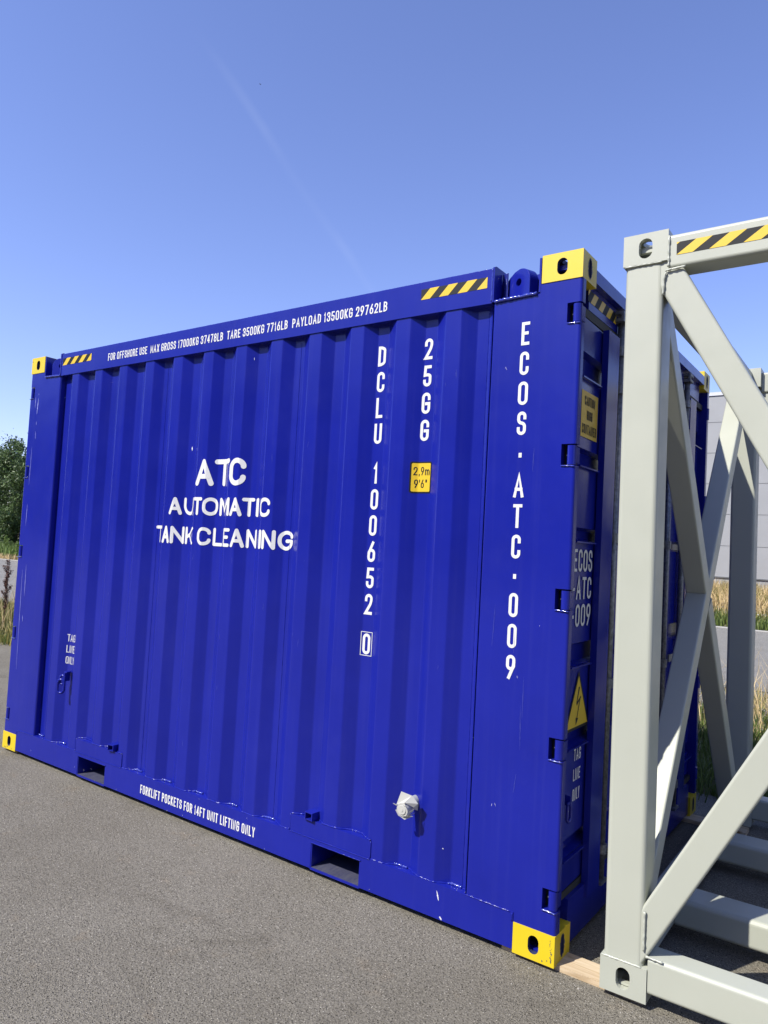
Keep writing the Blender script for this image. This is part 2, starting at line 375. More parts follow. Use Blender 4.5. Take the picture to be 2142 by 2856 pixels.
def ribbon(pts, t, rc=False):
    """list of quads (2-D) for a stroke of thickness t"""
    n = len(pts); L = []; Rr = []; closed = (pts[0]-pts[-1]).length < 1e-6
    for i in range(n):
        if closed and i in (0, n-1):
            d0 = (pts[-1]-pts[-2]).normalized(); d1 = (pts[1]-pts[0]).normalized(); s = Vector((-d0.y, d0.x))+Vector((-d1.y, d1.x)); s.normalize(); nn = s*(t/2/max(0.42, s.dot(Vector((-d0.y, d0.x)))))
        elif i == 0: d = (pts[1]-pts[0]).normalized(); nn = Vector((-d.y, d.x))*t/2
        elif i == n-1: d = (pts[-1]-pts[-2]).normalized(); nn = Vector((-d.y, d.x))*t/2
        else:
            d0 = (pts[i]-pts[i-1]).normalized(); d1 = (pts[i+1]-pts[i]).normalized()
            n0 = Vector((-d0.y, d0.x)); n1 = Vector((-d1.y, d1.x)); s = n0+n1
            if s.length < 1e-4: s = n0
            s.normalize(); nn = s*(t/2/max(0.42, s.dot(n0)))
        L.append(pts[i]+nn); Rr.append(pts[i]-nn)
    polys = [[Rr[i], Rr[i+1], L[i+1], L[i]] for i in range(n-1)]
    if rc and not closed:
        for p, d in ((pts[0], pts[0]-pts[1]), (pts[-1], pts[-1]-pts[-2])):
            a0 = math.atan2(d.y, d.x); polys.append([p+Vector((math.cos(a0+math.pi*(k/8-.5)), math.sin(a0+math.pi*(k/8-.5))))*t/2 for k in range(9)])
    return polys
def text_polys(s, H, t, W, gap, rc=False, space=0.62):
    """returns [(poly, layer)], total width"""
    x = 0; out = []
    for ch in s:
        if ch == ' ': x += W*space; continue
        cw = max(t, W*NARROW.get(ch, 1.0)) if ch != 'I' else t
        sts = G[ch]
        if rc:
            sts = []
            for st in G[ch]:
                cur = [st[0]]
                for q in range(1, len(st)):
                    cur.append(st[q])
                    if len(st[q]) == 2 and 0 < q < len(st)-1: sts.append(cur); cur = [st[q]]
                sts.append(cur)
        for k, st in enumerate(sts):
            pts = path(st, cw, H, t)
            # extend flat stroke ends by half thickness so letters fill their box
            if not rc and (pts[0]-pts[-1]).length > 1e-6:
                pts[0] = pts[0]+(pts[0]-pts[1]).normalized()*t*.5; pts[-1] = pts[-1]+(pts[-1]-pts[-2]).normalized()*t*.5
            for pl in ribbon(pts, t, rc): out.append(([p+Vector((x, 0)) for p in pl], k)) if not rc else out.append(([p+Vector((x, 0)) for p in pl], k*2+(len(pl) > 4)))
        x += cw+gap
    return out, x-gap
BREAKS = []
def surf_front(x): return 0.0
def lay(polys, x0, z0, name, mt, parent, surf=None, sx=1.0, lift=0.0012, plane='xz', const=0.0, tilt=0.0, conform=False, per=0.00012):
    """put 2-D polygons on the front (xz) plane or the right side (yz) plane"""
    bm = bmesh.new()
    for pl, k in polys:
        vs = []
        for p in pl:
            u = x0+p.x*sx; v = z0+p.y
            vs.append(bm.verts.new((u, v, k*per)))
        try: bm.faces.new(vs)
        except ValueError: pass
    bmesh.ops.remove_doubles(bm, verts=bm.verts, dist=1e-6)
    if conform:
        lo = min(v.co.x for v in bm.verts); hi = max(v.co.x for v in bm.verts)
        for b in BREAKS:
            if lo < b < hi:
                bmesh.ops.bisect_plane(bm, geom=list(bm.verts)+list(bm.edges)+list(bm.faces), plane_co=(b, 0, 0), plane_no=(1, 0, 0))
    for v in bm.verts:
        u, z, k = v.co
        if plane == 'xz': v.co = (u, (surf(u) if surf else const)-lift-k, z)
        else: v.co = (const+lift+k, u, z)
    bm.normal_update()
    want = Vector((0, -1, 0)) if plane == 'xz' else Vector((1, 0, 0))
    for f in bm.faces:
        if f.normal.dot(want) < 0: f.normal_flip()
    return obj(name, bm, mt, parent)
def write(s, x0, x1, z0, H, t, name, mt, parent, Wr=0.5, gap=None, rc=False, space=0.62, **kw):
    """one line of writing stretched to run from x0 to x1"""
    W = H*Wr; g = W*0.32 if gap is None else gap
    pl, wd = text_polys(s, H, t, W, g, rc, space)
    if x1 is None: sx = 1.0; x0 = x0-wd/2
    else: # solve glyph width so that the line fills the width
        for _ in range(25):
            pl, wd = text_polys(s, H, t, W, g, rc, space); f = (x1-x0)/wd; W *= f; g *= f
        sx = 1.0
    return lay(pl, x0, z0, name, mt, parent, sx=sx, **kw)

# ------------------------------------------------------------------ ground, road, field
def sheet(name, pts, z, mt):
    bm = bmesh.new(); bm.faces.new([bm.verts.new((x, y, z)) for x, y in pts]); bm.normal_update()
    for f in bm.faces:
        if f.normal.z < 0: f.normal_flip()
    return kind(obj(name, bm, mt), 'structure')
sheet('ground', [(-900, -900), (900, -900), (900, 900), (-900, 900)], -0.036, SOIL)
sheet('yard', [(-70, -60), (60, -60), (60, 3.9), (6, 3.05), (-0.5, 2.85), (-3.1, 2.70), (-9.4, 2.53), (-20, 2.1), (-70, 0.5)], -0.020, ASPH)
sheet('road', [(-70, -6), (-30, 2.2), (-14.6, 5.3), (-0.8, 8.1), (8, 9.6), (60, 18), (60, 24), (5, 18.3), (-2.9, 18.3), (-34.6, 15.9), (-70, 13.5)], -0.028, ROAD)
def kerb(pts, w, h, name):
    bm = bmesh.new()
    for (a, b) in zip(pts[:-1], pts[1:]):
        a = Vector((*a, -0.03+h/2)); b = Vector((*b, -0.03+h/2)); beam(bm, a, b, w, h, (b-a).cross(Vector((0, 0, 1))), 0.005)
    return kind(obj(name, bm, mat('pale_edge_stone', (0.38, 0.37, 0.34), 0.9)), 'structure')
kerb([(-70, 13.6), (-34.6, 16.0), (-2.9, 18.4), (5, 18.4), (60, 24.1)], 0.16, 0.03, 'road_edge')
sheet('gravel_verge', [(-2.6, 5.3), (-0.5, 5.5), (6, 6.6), (12, 7.8), (12, 10.2), (8, 9.55), (-0.8, 8.05), (-5, 7.2)], -0.032, GRAV)
# low bank in front of the warehouse
vs, fs = [], []
nx, ny = 40, 10
for i in range(nx+1):
    for j in range(ny+1):
        x = -14+34*i/nx; y = 18.6+7.0*j/ny; t = j/ny
        vs.append((x, y, -0.034+0.55*(t*t*(3-2*t))*(1 if t < 1 else 1)+random.uniform(-.02, .02)*(0 < j < ny)))
for i in range(nx):
    for j in range(ny):
        a = i*(ny+1)+j; fs.append((a, a+ny+1, a+ny+2, a+1))
def bank_z(y):
    t = min(1, max(0, (y-18.6)/7.0)); return -0.034+0.55*(t*t*(3-2*t))
kind(pyobj('grass_bank', vs, fs, SOIL, smooth=True), 'structure')

# added unseen ridge behind the camera, blocks low sky to deepen the shade
vs, fs = [], []; rn_ = random.Random(3)
nx, ny = 90, 14
for i in range(nx+1):
    for j in range(ny+1):
        x = -150+300*i/nx; t = j/ny; y = -34-46*t
        env = math.sin(math.pi*min(1, t*1.0))**0.6 if 0 < t < 1 else 0
        vs.append((x, y, -0.04+env*(21+3.5*math.sin(x*0.06)+2.5*math.sin(x*0.17+1)+rn_.uniform(-1.6, 1.6))))
for i in range(nx):
    for j in range(ny):
        a = i*(ny+1)+j; fs.append((a, a+1, a+ny+2, a+ny+1))
fm = mat('blocker_dark_green', (0.04, 0.055, 0.02), 0.95); n_, b_n = tools(fm)
n_.links.new(ramp(n_, noise(n_, 0.35, 8, 0.7, objco(n_)), [(0.35, (0.018, 0.03, 0.01)), (0.7, (0.07, 0.10, 0.03))]), b_n.inputs['Base Color'])
bump(n_, b_n, noise(n_, 0.5, 8, 0.7, objco(n_)), 1.0, 1.2)
kind(pyobj('sky_blocker', vs, fs, fm, smooth=True), 'structure')

# ------------------------------------------------------------------ blue container
L_, W_, H_ = 4.288, 2.388, 2.896
PXR, PXL = -0.407, -3.881           # inner edges of the two wide corner posts
cont = thing('shipping_container', 'tall deep-blue corrugated offshore container with yellow corner castings, resting on thin boards', 'container')
crest = [-0.6105-0.2805*k for k in range(12)]
kn = [(PXR, 0.004), (-0.425, 0.036), (-0.446, 0.0445)]
for c in crest: kn += [(c+0.041+0.066, 0.0445), (c+0.041, 0.006), (c-0.041, 0.006), (c-0.041-0.066, 0.0445)]
kn += [(PXL, 0.0445)]
kn.sort()
def praw(x):
    for (a, ya), (b, yb) in zip(kn[:-1], kn[1:]):
        if a <= x <= b: return ya+(yb-ya)*(x-a)/(b-a) if b > a else ya
    return kn[0][1] if x < kn[0][0] else kn[-1][1]
def prof(x):
    if x < PXL+0.012 or x > PXR-0.008: return praw(x)
    return sum(praw(x+d*0.0015) for d in range(-3, 4))/7
for k_ in kn:
    for d in (-0.0045, 0.0, 0.0045): BREAKS.append(k_[0]+d)
BREAKS = sorted(BREAKS)
xs = [PXL+(PXR-PXL)*i/1300 for i in range(1301)]
def wall(name, ysign, y0, ztop=2.80, zb=0.1592):
    vs = []; fs = []
    zs = [zb, 0.7, 1.4, 2.1, ztop]
    for x in xs:
        for z in zs: vs.append((x, y0+ysign*prof(x), z))
    m_ = len(zs)
    for i in range(len(xs)-1):
        for j in range(m_-1):
            a = i*m_+j; f = (a, a+1, a+m_+1, a+m_)
            fs.append(f[::-1] if ysign > 0 else f)
    return pyobj(name, vs, fs, BLUE, cont, smooth=True)
wall('side_panel', 1, 0.0)
wall('side_panel', -1, W_)
# joints between the sheets of the long wall
for xj in (-0.446, crest[3]-0.132, crest[7]-0.138):
    bm = bmesh.new(); y = prof(xj)
    P = [(xj+random.uniform(-1, 1)*0.0006, y-0.0006, 0.17+2.53*i/260) for i in range(261)]
    tube(bm, P, 0.0014, 5, jitter=0.6)
    obj('seam', bm, BLUE, cont, smooth=True)
# weld along the foot of the wall, on the ledge of the bottom rail
for rng in ((PXL+0.01, -3.36), (-2.85, -1.43), (-0.915, PXR-0.004)):
    bm = bmesh.new(); n = int((rng[1]-rng[0])/0.006)
    P = [(x, prof(x)-0.002+random.uniform(-1, 1)*0.0010, 0.1600+random.uniform(-1, 1)*0.0012) for x in [rng[0]+(rng[1]-rng[0])*i/n for i in range(n+1)]]
    tube(bm, P, 0.0034, 6, jitter=0.35); obj('weld_bead', bm, BLUE, cont, smooth=True)
    for c in [-0.446-0.02]+[q-0.140 for q in crest]:
        if rng[0] < c-0.03 and c+0.02 < rng[1]:
            bm = bmesh.new(); tube(bm, [(x, prof(x)-0.006+random.uniform(-1, 1)*0.002, 0.1630+random.uniform(-1, 1)*0.0018) for x in [c-0.046+0.004*i for i in range(18)]], 0.0052, 6, jitter=0.5)
            obj('weld_bead', bm, WELD, cont, smooth=True)  # extra lighter bead paints a glint on the ledge weld

# corner castings with real hollow and slots
def slot(name, w, h, depth, axis, loc):
    bm = bmesh.new(); r = w/2; pts = []
    for i in range(9): a = math.pi*i/8; pts.append((r*math.cos(a), h/2-r+r*math.sin(a)))
    for i in range(9): a = math.pi+math.pi*i/8; pts.append((r*math.cos(a), -h/2+r+r*math.sin(a)))
    f = []
    for s in (-depth/2, depth/2):
        ring = []
        for p, q in pts:
            co = {'y': (p, s, q), 'x': (s, p, q), 'z': (p, q, s)}[axis]
            ring.append(bm.verts.new(co))
        f.append(ring)
    n = len(pts)
    bm.faces.new(f[0]); bm.faces.new(f[1][::-1])
    for i in range(n): bm.faces.new((f[0][i], f[1][i], f[1][(i+1) % n], f[0][(i+1) % n]))
    bmesh.ops.recalc_face_normals(bm, faces=bm.faces)
    o = obj(name, bm, DARK); o.location = loc; return o
def casting(cx, cy, w, h, holeL, bev, mt, inner):
    bm = bmesh.new(); box(bm, -cx/2, cx/2, -cy/2, cy/2, -h/2, h/2); bevel_all(bm, bev, 4)
    o = obj('corner_casting', bm, mt)
    bm = bmesh.new(); t = 0.022; box(bm, -cx/2+t, cx/2-t, -cy/2+t, cy/2-t, -h/2+t, h/2-t); bmesh.ops.recalc_face_normals(bm, faces=bm.faces)
    cav = obj('cav', bm, DARK)
    cuts = [cav, slot('s', holeL[0], holeL[1], cy+0.1, 'y', (0, 0, 0)), slot('s', 0.034, 0.082, cx+0.1, 'x', (0, 0, 0)), slot('s', 0.05, 0.09, h+0.1, 'z', (0, 0, 0))]
    o = boolean(o, cuts)
    o.data.materials.clear(); o.data.materials.append(mt); o.data.materials.append(inner)
    for p in o.data.polygons:
        if abs(p.center.x) < cx/2-0.008 and abs(p.center.y) < cy/2-0.008 and abs(p.center.z) < h/2-0.008: p.material_index = 1  # inner colour on cavity and slot walls, dark blue in yellow castings
    return o
c0 = casting(0.180, 0.162, 0, 0.120, (0.046, 0.072), 0.007, YEL, CHIPB)
def put(src, loc, parent):
    o = bpy.data.objects.new('corner_casting', src.data); C.objects.link(o); o.parent = parent; o.location = loc; return o
first = True
for x in (-0.090, -L_+0.090):
    for y in (0.081, W_-0.081):
        for z in (0.060, H_-0.060):
            if first: c0.parent = cont; c0.location = (x, y, z); first = False; cc = c0
            else: cc = put(c0, (x, y, z), cont)
            rbox('inner_bar', (x-0.06, x+0.06, y-0.052, y-0.030, z-0.006 if z > 1 else z-0.036, z+0.014 if z > 1 else z-0.028), BLUE, cont, 0.002)
# worn paint around the narrow end slots
def ragged(cy, cz, w, h, x):
    bm = bmesh.new(); n = 40; vs = []; vi = []
    for i in range(n):
        a = 2*math.pi*i/n; k = 1+random.uniform(-.12, .30)
        vs.append(bm.verts.new((x, cy+math.cos(a)*w/2*k, cz+math.sin(a)*h/2*(1+random.uniform(0, .08)))))
        vi.append(bm.verts.new((x, cy+math.cos(a)*0.0165*0.98, cz+max(-.040, min(.040, math.sin(a)*0.048))*0.99)))
    for i in range(n): bm.faces.new((vs[i], vs[(i+1) % n], vi[(i+1) % n], vi[i]))
    return obj('worn_paint', bm, CHIPB, cont)
for cy in (0.081, W_-0.081):
    for cz in (0.060, H_-0.060): ragged(cy, cz, 0.042, 0.088, 0.0011)
def chips(name, spots, y, mt, sz):
    bm = bmesh.new()
    for x, z, s in spots:
        n = 9; bm.faces.new([bm.verts.new((x+math.cos(2*math.pi*i/n)*s*random.uniform(.4, 1.1), y, z+math.sin(2*math.pi*i/n)*s*random.uniform(.5, 1.6))) for i in range(n)])
    return obj(name, bm, mt, cont)
chips('paint_chip', [(-0.012-random.random()*0.008, 0.015+0.085*i/12, random.uniform(.0012, .004)) for i in range(13)]+[(-L_+random.uniform(.02, .16), 0.006+random.random()*0.02, .004) for i in range(5)]+[(-0.05, .012, .003), (-0.03, .02, .0025), (-L_+0.012, H_-0.03, .004), (-L_+0.01, H_-0.022, .003)], -0.0011, CHIPB, 0)

# corner posts (front ones carry hinge notches on their outer edge)
HZ = [(2.589, 2.675), (1.994, 2.083), (1.402, 1.488), (0.800, 0.888), (0.210, 0.293)]
def post(side):
    s = 1 if side > 0 else -1
    def X(x): return x if s > 0 else -L_-x
    pts = [(-0.407, 0.158), (-0.190, 0.158), (-0.190, 0.120), (0.0, 0.120)]
    for a, b in sorted(HZ): pts += [(0.0, a), (-0.062, a), (-0.062, b), (0.0, b)]
    pts += [(0.0, 2.776), (-0.186, 2.776), (-0.186, 2.735), (-0.407, 2.728)]
    bm = bmesh.new(); f = bm.faces.new([bm.verts.new((X(x), 0.0035, z)) for x, z in pts])
    r = bmesh.ops.extrude_face_region(bm, geom=[f]); vs = [v for v in r['geom'] if isinstance(v, bmesh.types.BMVert)]
    bmesh.ops.translate(bm, verts=vs, vec=(0, 0.040, 0)); bmesh.ops.recalc_face_normals(bm, faces=bm.faces)
    es = [e for e in bm.edges if all(abs(v.co.y-0.0035) < 1e-5 for v in e.verts) and (all(abs(v.co.x-X(0.0)) < 1e-5 for v in e.verts) or all(abs(v.co.x-X(-0.407)) < 1e-5 for v in e.verts))]
    bmesh.ops.bevel(bm, geom=es, offset=0.012, segments=5, profile=0.5, affect='EDGES')
    p = obj('corner_post', bm, BLUE, cont)
    for a, b in HZ:
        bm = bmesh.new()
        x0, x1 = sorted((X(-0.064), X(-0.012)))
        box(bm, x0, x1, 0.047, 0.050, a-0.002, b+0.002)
        obj('recess_shade_plate', bm, DARK, cont)  # black plate gives the hinge notch its deep shade by colour
        bm = bmesh.new(); tube(bm, [(X(-0.0215), 0.019, a+0.004), (X(-0.0215), 0.019, b-0.006)], 0.0185, 18)
        h = obj('hinge', bm, BLUE, cont, smooth=False)
        bm = bmesh.new(); box(bm, *sorted((X(-0.020), X(-0.004))), 0.022, 0.060, a+0.012, b-0.012); obj('hinge_leaf', bm, BLUE, h)
        weld('weld_bead', [(X(-0.060), 0.001, a-0.001), (X(-0.004), 0.001, a-0.003)], 0.0032, WELD, cont)
        bm = bmesh.new(); bmesh.ops.create_icosphere(bm, subdivisions=1, radius=0.003, matrix=Matrix.Translation((X(-0.046), 0.03, (a+b)/2))); obj('grease_nipple', bm, GALV, h)
    rbox('corner_post', (*sorted((X(-0.16), X(-0.066))), 0.0505, 0.16, 0.12, 2.776), BLUE, cont, 0.003)
    # rear post
    rbox('corner_post', (*sorted((X(-0.407), X(-0.001))), W_-0.045, W_-0.004, 0.12, 2.776), BLUE, cont, 0.01, 3)
    for a, b in HZ:
        bm = bmesh.new(); tube(bm, [(X(-0.012), W_-0.025, a+0.004), (X(-0.012), W_-0.025, b-0.006)], 0.0195, 14); obj('hinge', bm, BLUE, cont)
    # weld where the post meets the bottom rail and the lifting pocket
    weld('weld_bead', [(X(-0.405), 0.001, 0.1585), (X(-0.197), 0.001, 0.1555)], 0.003, BLUE, cont)
    weld('weld_bead', [(X(-0.187), 0.001, 0.152), (X(-0.187), 0.001, 0.122)], 0.003, BLUE, cont)
    weld('weld_bead', [(X(-0.40), -0.001, 2.731), (X(-0.20), -0.001, 2.737)], 0.0075, WELD, cont)
    # lifting pocket: floor lip, side plate, pad eye
    rbox('lug_floor', (*sorted((X(-0.400), X(-0.196))), 0.004, 0.15, 2.722, 2.740), BLUE, cont, 0.003)
    rbox('lug_side_plate', (*sorted((X(-0.1935), X(-0.1845))), 0.002, 0.158, 2.742, 2.890), BLUE, cont, 0.0015)
    bm = bmesh.new()
    prof2 = [(-0.088, 0), (0.072, 0), (0.072, 0.080)] + [(0.072*math.cos(R(a)), 0.080+0.060*math.sin(R(a))) for a in range(8, 91, 8)] + [(-0.030, 0.134), (-0.060, 0.118), (-0.088, 0.094)]
    f = bm.faces.new([bm.verts.new((x*s, 0, z)) for x, z in prof2]); r = bmesh.ops.extrude_face_region(bm, geom=[f])
    bmesh.ops.translate(bm, verts=[v for v in r['geom'] if isinstance(v, bmesh.types.BMVert)], vec=(0, 0.05, 0)); bmesh.ops.recalc_face_normals(bm, faces=bm.faces)
    bevel_all(bm, 0.003, 2, 40)
    lug = obj('lifting_lug', bm, BLUE)
    bm = bmesh.new(); tube(bm, [(0, -0.05, 0.080), (0, 0.1, 0.080)], 0.0175, 24); cyl = obj('c', bm, DARK)
    lug = boolean(lug, [cyl]); lug.data.materials.clear(); lug.data.materials.append(BLUE)
    lug.parent = cont; lug.location = (X(-0.312), 0.050, 2.741); lug.rotation_euler = (0, 0, R(-24*s))
    rbox('lug_back_plate', (*sorted((X(-0.405), X(-0.190))), 0.152, 0.160, 2.742, 2.884), BLUE, cont, 0.002)
post(1); post(-1)

# rails
rbox('top_rail', (PXL-0.004, -0.4145, 0.0, 0.10, 2.7275, 2.884), BLUE, cont, 0.008, 4)
rbox('top_rail', (PXL-0.004, -0.4145, W_-0.10, W_, 2.7275, 2.884), BLUE, cont, 0.013, 4)
for x in (-0.4135, PXL-0.0125):
    bm = bmesh.new()
    f = bm.faces.new([bm.verts.new((x, y, z)) for y, z in ((-0.003, 2.731), (-0.003, 2.889), (0.012, 2.896), (0.105, 2.896), (0.105, 2.731))])
    r = bmesh.ops.extrude_face_region(bm, geom=[f]); bmesh.ops.translate(bm, verts=[v for v in r['geom'] if isinstance(v, bmesh.types.BMVert)], vec=(0.0085, 0, 0)); bmesh.ops.recalc_face_normals(bm, faces=bm.faces)
    obj('rail_end_plate', bm, BLUE, cont)
weld('weld_bead', [(-0.4155, -0.0015, 2.735), (-0.4155, -0.0015, 2.884)], 0.004, WELD, cont)
weld('weld_bead', [(PXL-0.003, -0.0015, 2.735), (PXL-0.003, -0.0015, 2.884)], 0.003, WELD, cont)
weld('weld_bead', [(-3.86, 0.004, 2.8845), (-2.2, 0.004, 2.8845), (-0.43, 0.004, 2.8845)], 0.0022, WELD, cont)
# welds of the pad eyes (stack of short beads in the corner)
bm = bmesh.new()
for i in range(26): tube(bm, [(-0.402, 0.075+random.uniform(-.001, .001), 2.746+i*0.0052), (-0.370, 0.062, 2.745+i*0.0052)], 0.0026, 5)
obj('weld_bead', bm, WELD, cont, smooth=True)
def bottom_rail(y0, y1, name):
    pk = [(-3.322, -3.014), (-1.277, -0.970)]; zt, zb = 0.158, 0.0115
    ds = []; x = -4.1065
    for a, b in pk:
        ds.append((x, a, y0, y1, zb, zt)); ds.append((a, b, y0, y1, 0.133, zt)); ds.append((a, b, y0, y1, zb-0.006, 0.0165)); x = b
    ds.append((x, -0.1815, y0, y1, zb, zt))
    bm = bmesh.new()
    for d in ds: box(bm, *d)
    return obj(name, bm, BLUE, cont)
bottom_rail(0.0008, 0.155, 'bottom_rail'); bottom_rail(W_-0.155, W_-0.0008, 'bottom_rail')
for a, b in ((-3.322, -3.014), (-1.277, -0.970)):
    bm = bmesh.new()
    box(bm, a-0.006, a+0.006, 0.003, W_-0.003, 0.0170, 0.1325); box(bm, b-0.006, b+0.006, 0.003, W_-0.003, 0.0170, 0.1325)
    box(bm, a+0.0065, b-0.0065, 0.157, W_-0.157, 0.1335, 0.140)
    fp_ = obj('forklift_pocket', bm, BLUE, cont)
    bm = bmesh.new(); box(bm, a+0.0062, b-0.0062, 0.004, W_-0.004, 0.0168, 0.0185); obj('pocket_floor', bm, SCUFF, fp_)
    weld('weld_bead', [(a-0.004, -0.001, 0.137), (b+0.004, -0.001, 0.137)], 0.0028, BLUE, cont)
# doubler pads above the pockets
for x0, x1 in ((-3.356, -2.855), (-1.424, -0.918)):
    bm = bmesh.new(); n = 60; vs = []
    zt = 0.2415
    front = [bm.verts.new((x0+(x1-x0)*i/n, 0.0025, 0.1585)) for i in range(n+1)]; ft = [bm.verts.new((x0+(x1-x0)*i/n, 0.0025, zt)) for i in range(n+1)]
    bt = [bm.verts.new((x0+(x1-x0)*i/n, prof(x0+(x1-x0)*i/n)+0.001, zt)) for i in range(n+1)]
    for i in range(n):
        bm.faces.new((front[i], front[i+1], ft[i+1], ft[i])); bm.faces.new((ft[i], ft[i+1], bt[i+1], bt[i]))
    for i in (0, n):
        q = bm.verts.new((x0+(x1-x0)*i/n, 0.05, 0.1585)); bm.faces.new((front[i], ft[i], bt[i], q))
    obj('doubler_plate', bm, BLUE, cont)
    P = [(x, prof(x)-0.002, zt+0.003) for x in [x0+(x1-x0)*i/80 for i in range(81)]]
    bm = bmesh.new(); tube(bm, [(a+0, b+random.uniform(-.001, .001), c+random.uniform(-.001, .001)) for a, b, c in P], 0.0040, 6, jitter=0.35); obj('weld_bead', bm, BLUE, cont, smooth=True)
    weld('weld_bead', [(x0, 0.0, 0.157), (x1, 0.0, 0.157)], 0.0022, BLUE, cont)
    weld('weld_bead', [(x1+0.001, 0.004, 0.162), (x1+0.001, 0.004, 0.238)], 0.0028, BLUE, cont)
    weld('weld_bead', [(x0-0.001, 0.004, 0.162), (x0-0.001, 0.004, 0.238)], 0.0028, BLUE, cont)
for xc, yaw_ in ((-2.957, 6), (-1.292, -4)):
    bm = bmesh.new()
    for d in ((-0.026, 0.026, -0.020, 0.038, 0.034, 0.039), (-0.026, -0.0205, -0.020, 0.038, 0.0, 0.0338), (0.0205, 0.026, -0.020, 0.038, 0.0, 0.0338), (-0.0203, 0.0203, -0.018, 0.038, 0.0, 0.004)): box(bm, *d)
    o = obj('tube_socket', bm, BLUE, cont); o.location = (xc, 0.006, 0.2435); o.rotation_euler = (0, 0, R(yaw_))
    weld('weld_bead', [(xc-0.03, -0.008, 0.2445), (xc-0.03, 0.02, 0.2445)], 0.004, WELD, cont)
# tag line ring
bm = bmesh.new(); box(bm, -3.560, -3.528, 0.004, 0.0365, 0.646, 0.655); box(bm, -3.548, -3.539, -0.004, 0.0365, 0.590, 0.6455)
tl = obj('tag_line_bracket', bm, BLUE, cont)
def link(cx, cy, cz, ry, rz, wdt, hgt, r, n=28, rotz=0):
    P = []
    for i in range(n):
        a = 2*math.pi*i/n; u = math.cos(a)*wdt; v = math.sin(a)*wdt+(hgt-wdt if math.sin(a) > 0 else -(hgt-wdt))
        P.append((cx+u*math.cos(rotz), cy+u*math.sin(rotz), cz+v))
    return P
bm = bmesh.new(); tube(bm, link(-3.550, -0.012, 0.600, 0, 0, 0.019, 0.030, 0.007, rotz=0.3), 0.0075, 8, closed=True); obj('chain_link', bm, BLUE, tl, smooth=True)
bm = bmesh.new(); tube(bm, link(-3.550, -0.020, 0.558, 0, 0, 0.024, 0.045, 0.007, rotz=0.5), 0.0085, 8, closed=True); obj('chain_link', bm, BLUE, tl, smooth=True)
# wrapped vent cap
vx, vz = -0.698, 0.470
bm = bmesh.new(); tube(bm, [(vx, 0.04, vz), (vx, -0.045, vz)], 0.028, 24); vc = obj('vent_cap', bm, mat('grey_plastic', (0.30, 0.31, 0.31), 0.5), cont)
bm = bmesh.new(); tube(bm, [(vx, -0.0455, vz-0.008), (vx, -0.078, vz-0.010)], [0.030, 0.029], 28)
tube(bm, [(vx, -0.0785, vz-0.010), (vx, -0.081, vz-0.010)], [0.021, 0.019], 24)
tube(bm, [(vx, -0.0812, vz-0.010), (vx, -0.083, vz-0.010)], 0.007, 14); obj('cap_face', bm, PLAST, vc)
bm = bmesh.new(); rnd = random.Random(5)
def fold(pts): bm.faces.new([bm.verts.new((vx+a, -0.02+b, vz+c)) for a, b, c in pts])
fold([(-.034, -.052, .005), (-.020, -.040, .062), (.030, -.028, .052), (.012, -.060, .024)])
fold([(.012, -.060, .024), (.030, -.028, .052), (.058, -.020, .022), (.042, -.030, .004)])
fold([(-.034, -.052, .005), (.012, -.060, .024), (.030, -.0625, -.004), (.022, -.062, .012)])
fold([(.042, -.030, .004), (.058, -.020, .022), (.050, -.008, -.012), (.030, -.030, -.004)])
fold([(-.034, -.050, -.018), (-.048, -.040, -.026), (-.028, -.044, -.046), (-.012, -.055, -.042)])
fold([(-.012, -.055, -.042), (.010, -.05, -.052), (.044, -.035, -.034), (.024, -.060, -.030)])
fold([(.026, -.061, -.018), (.042, -.030, -.004), (.040, -.028, -.014), (.028, -.058, -.028)])
fold([(-.034, -.052, .003), (-.052, -.056, .006), (-.050, -.052, .001), (-.034, -.05, -.002)])
fold([(-.034, -.052, .005), (-.036, -.015, .02), (-.020, -.040, .062)])
fold([(-.030, -.03, -.04), (.010, -.02, -.05), (.035, -.005, -.028), (.03, -.03, -.03)])
wr = obj('wrapping', bm, PLAST, vc)
sm = wr.modifiers.new('solid', 'SOLIDIFY'); sm.thickness = 0.0012
# roof, floor, underside
rbox('roof', (-L_+0.19, -0.19, 0.1015, W_-0.1015, 2.838, 2.846), BLUE, cont, 0.001)
rbox('floor', (-L_+0.16, -0.11, 0.157, W_-0.157, 0.1412, 0.165), DARK, cont, 0.001)

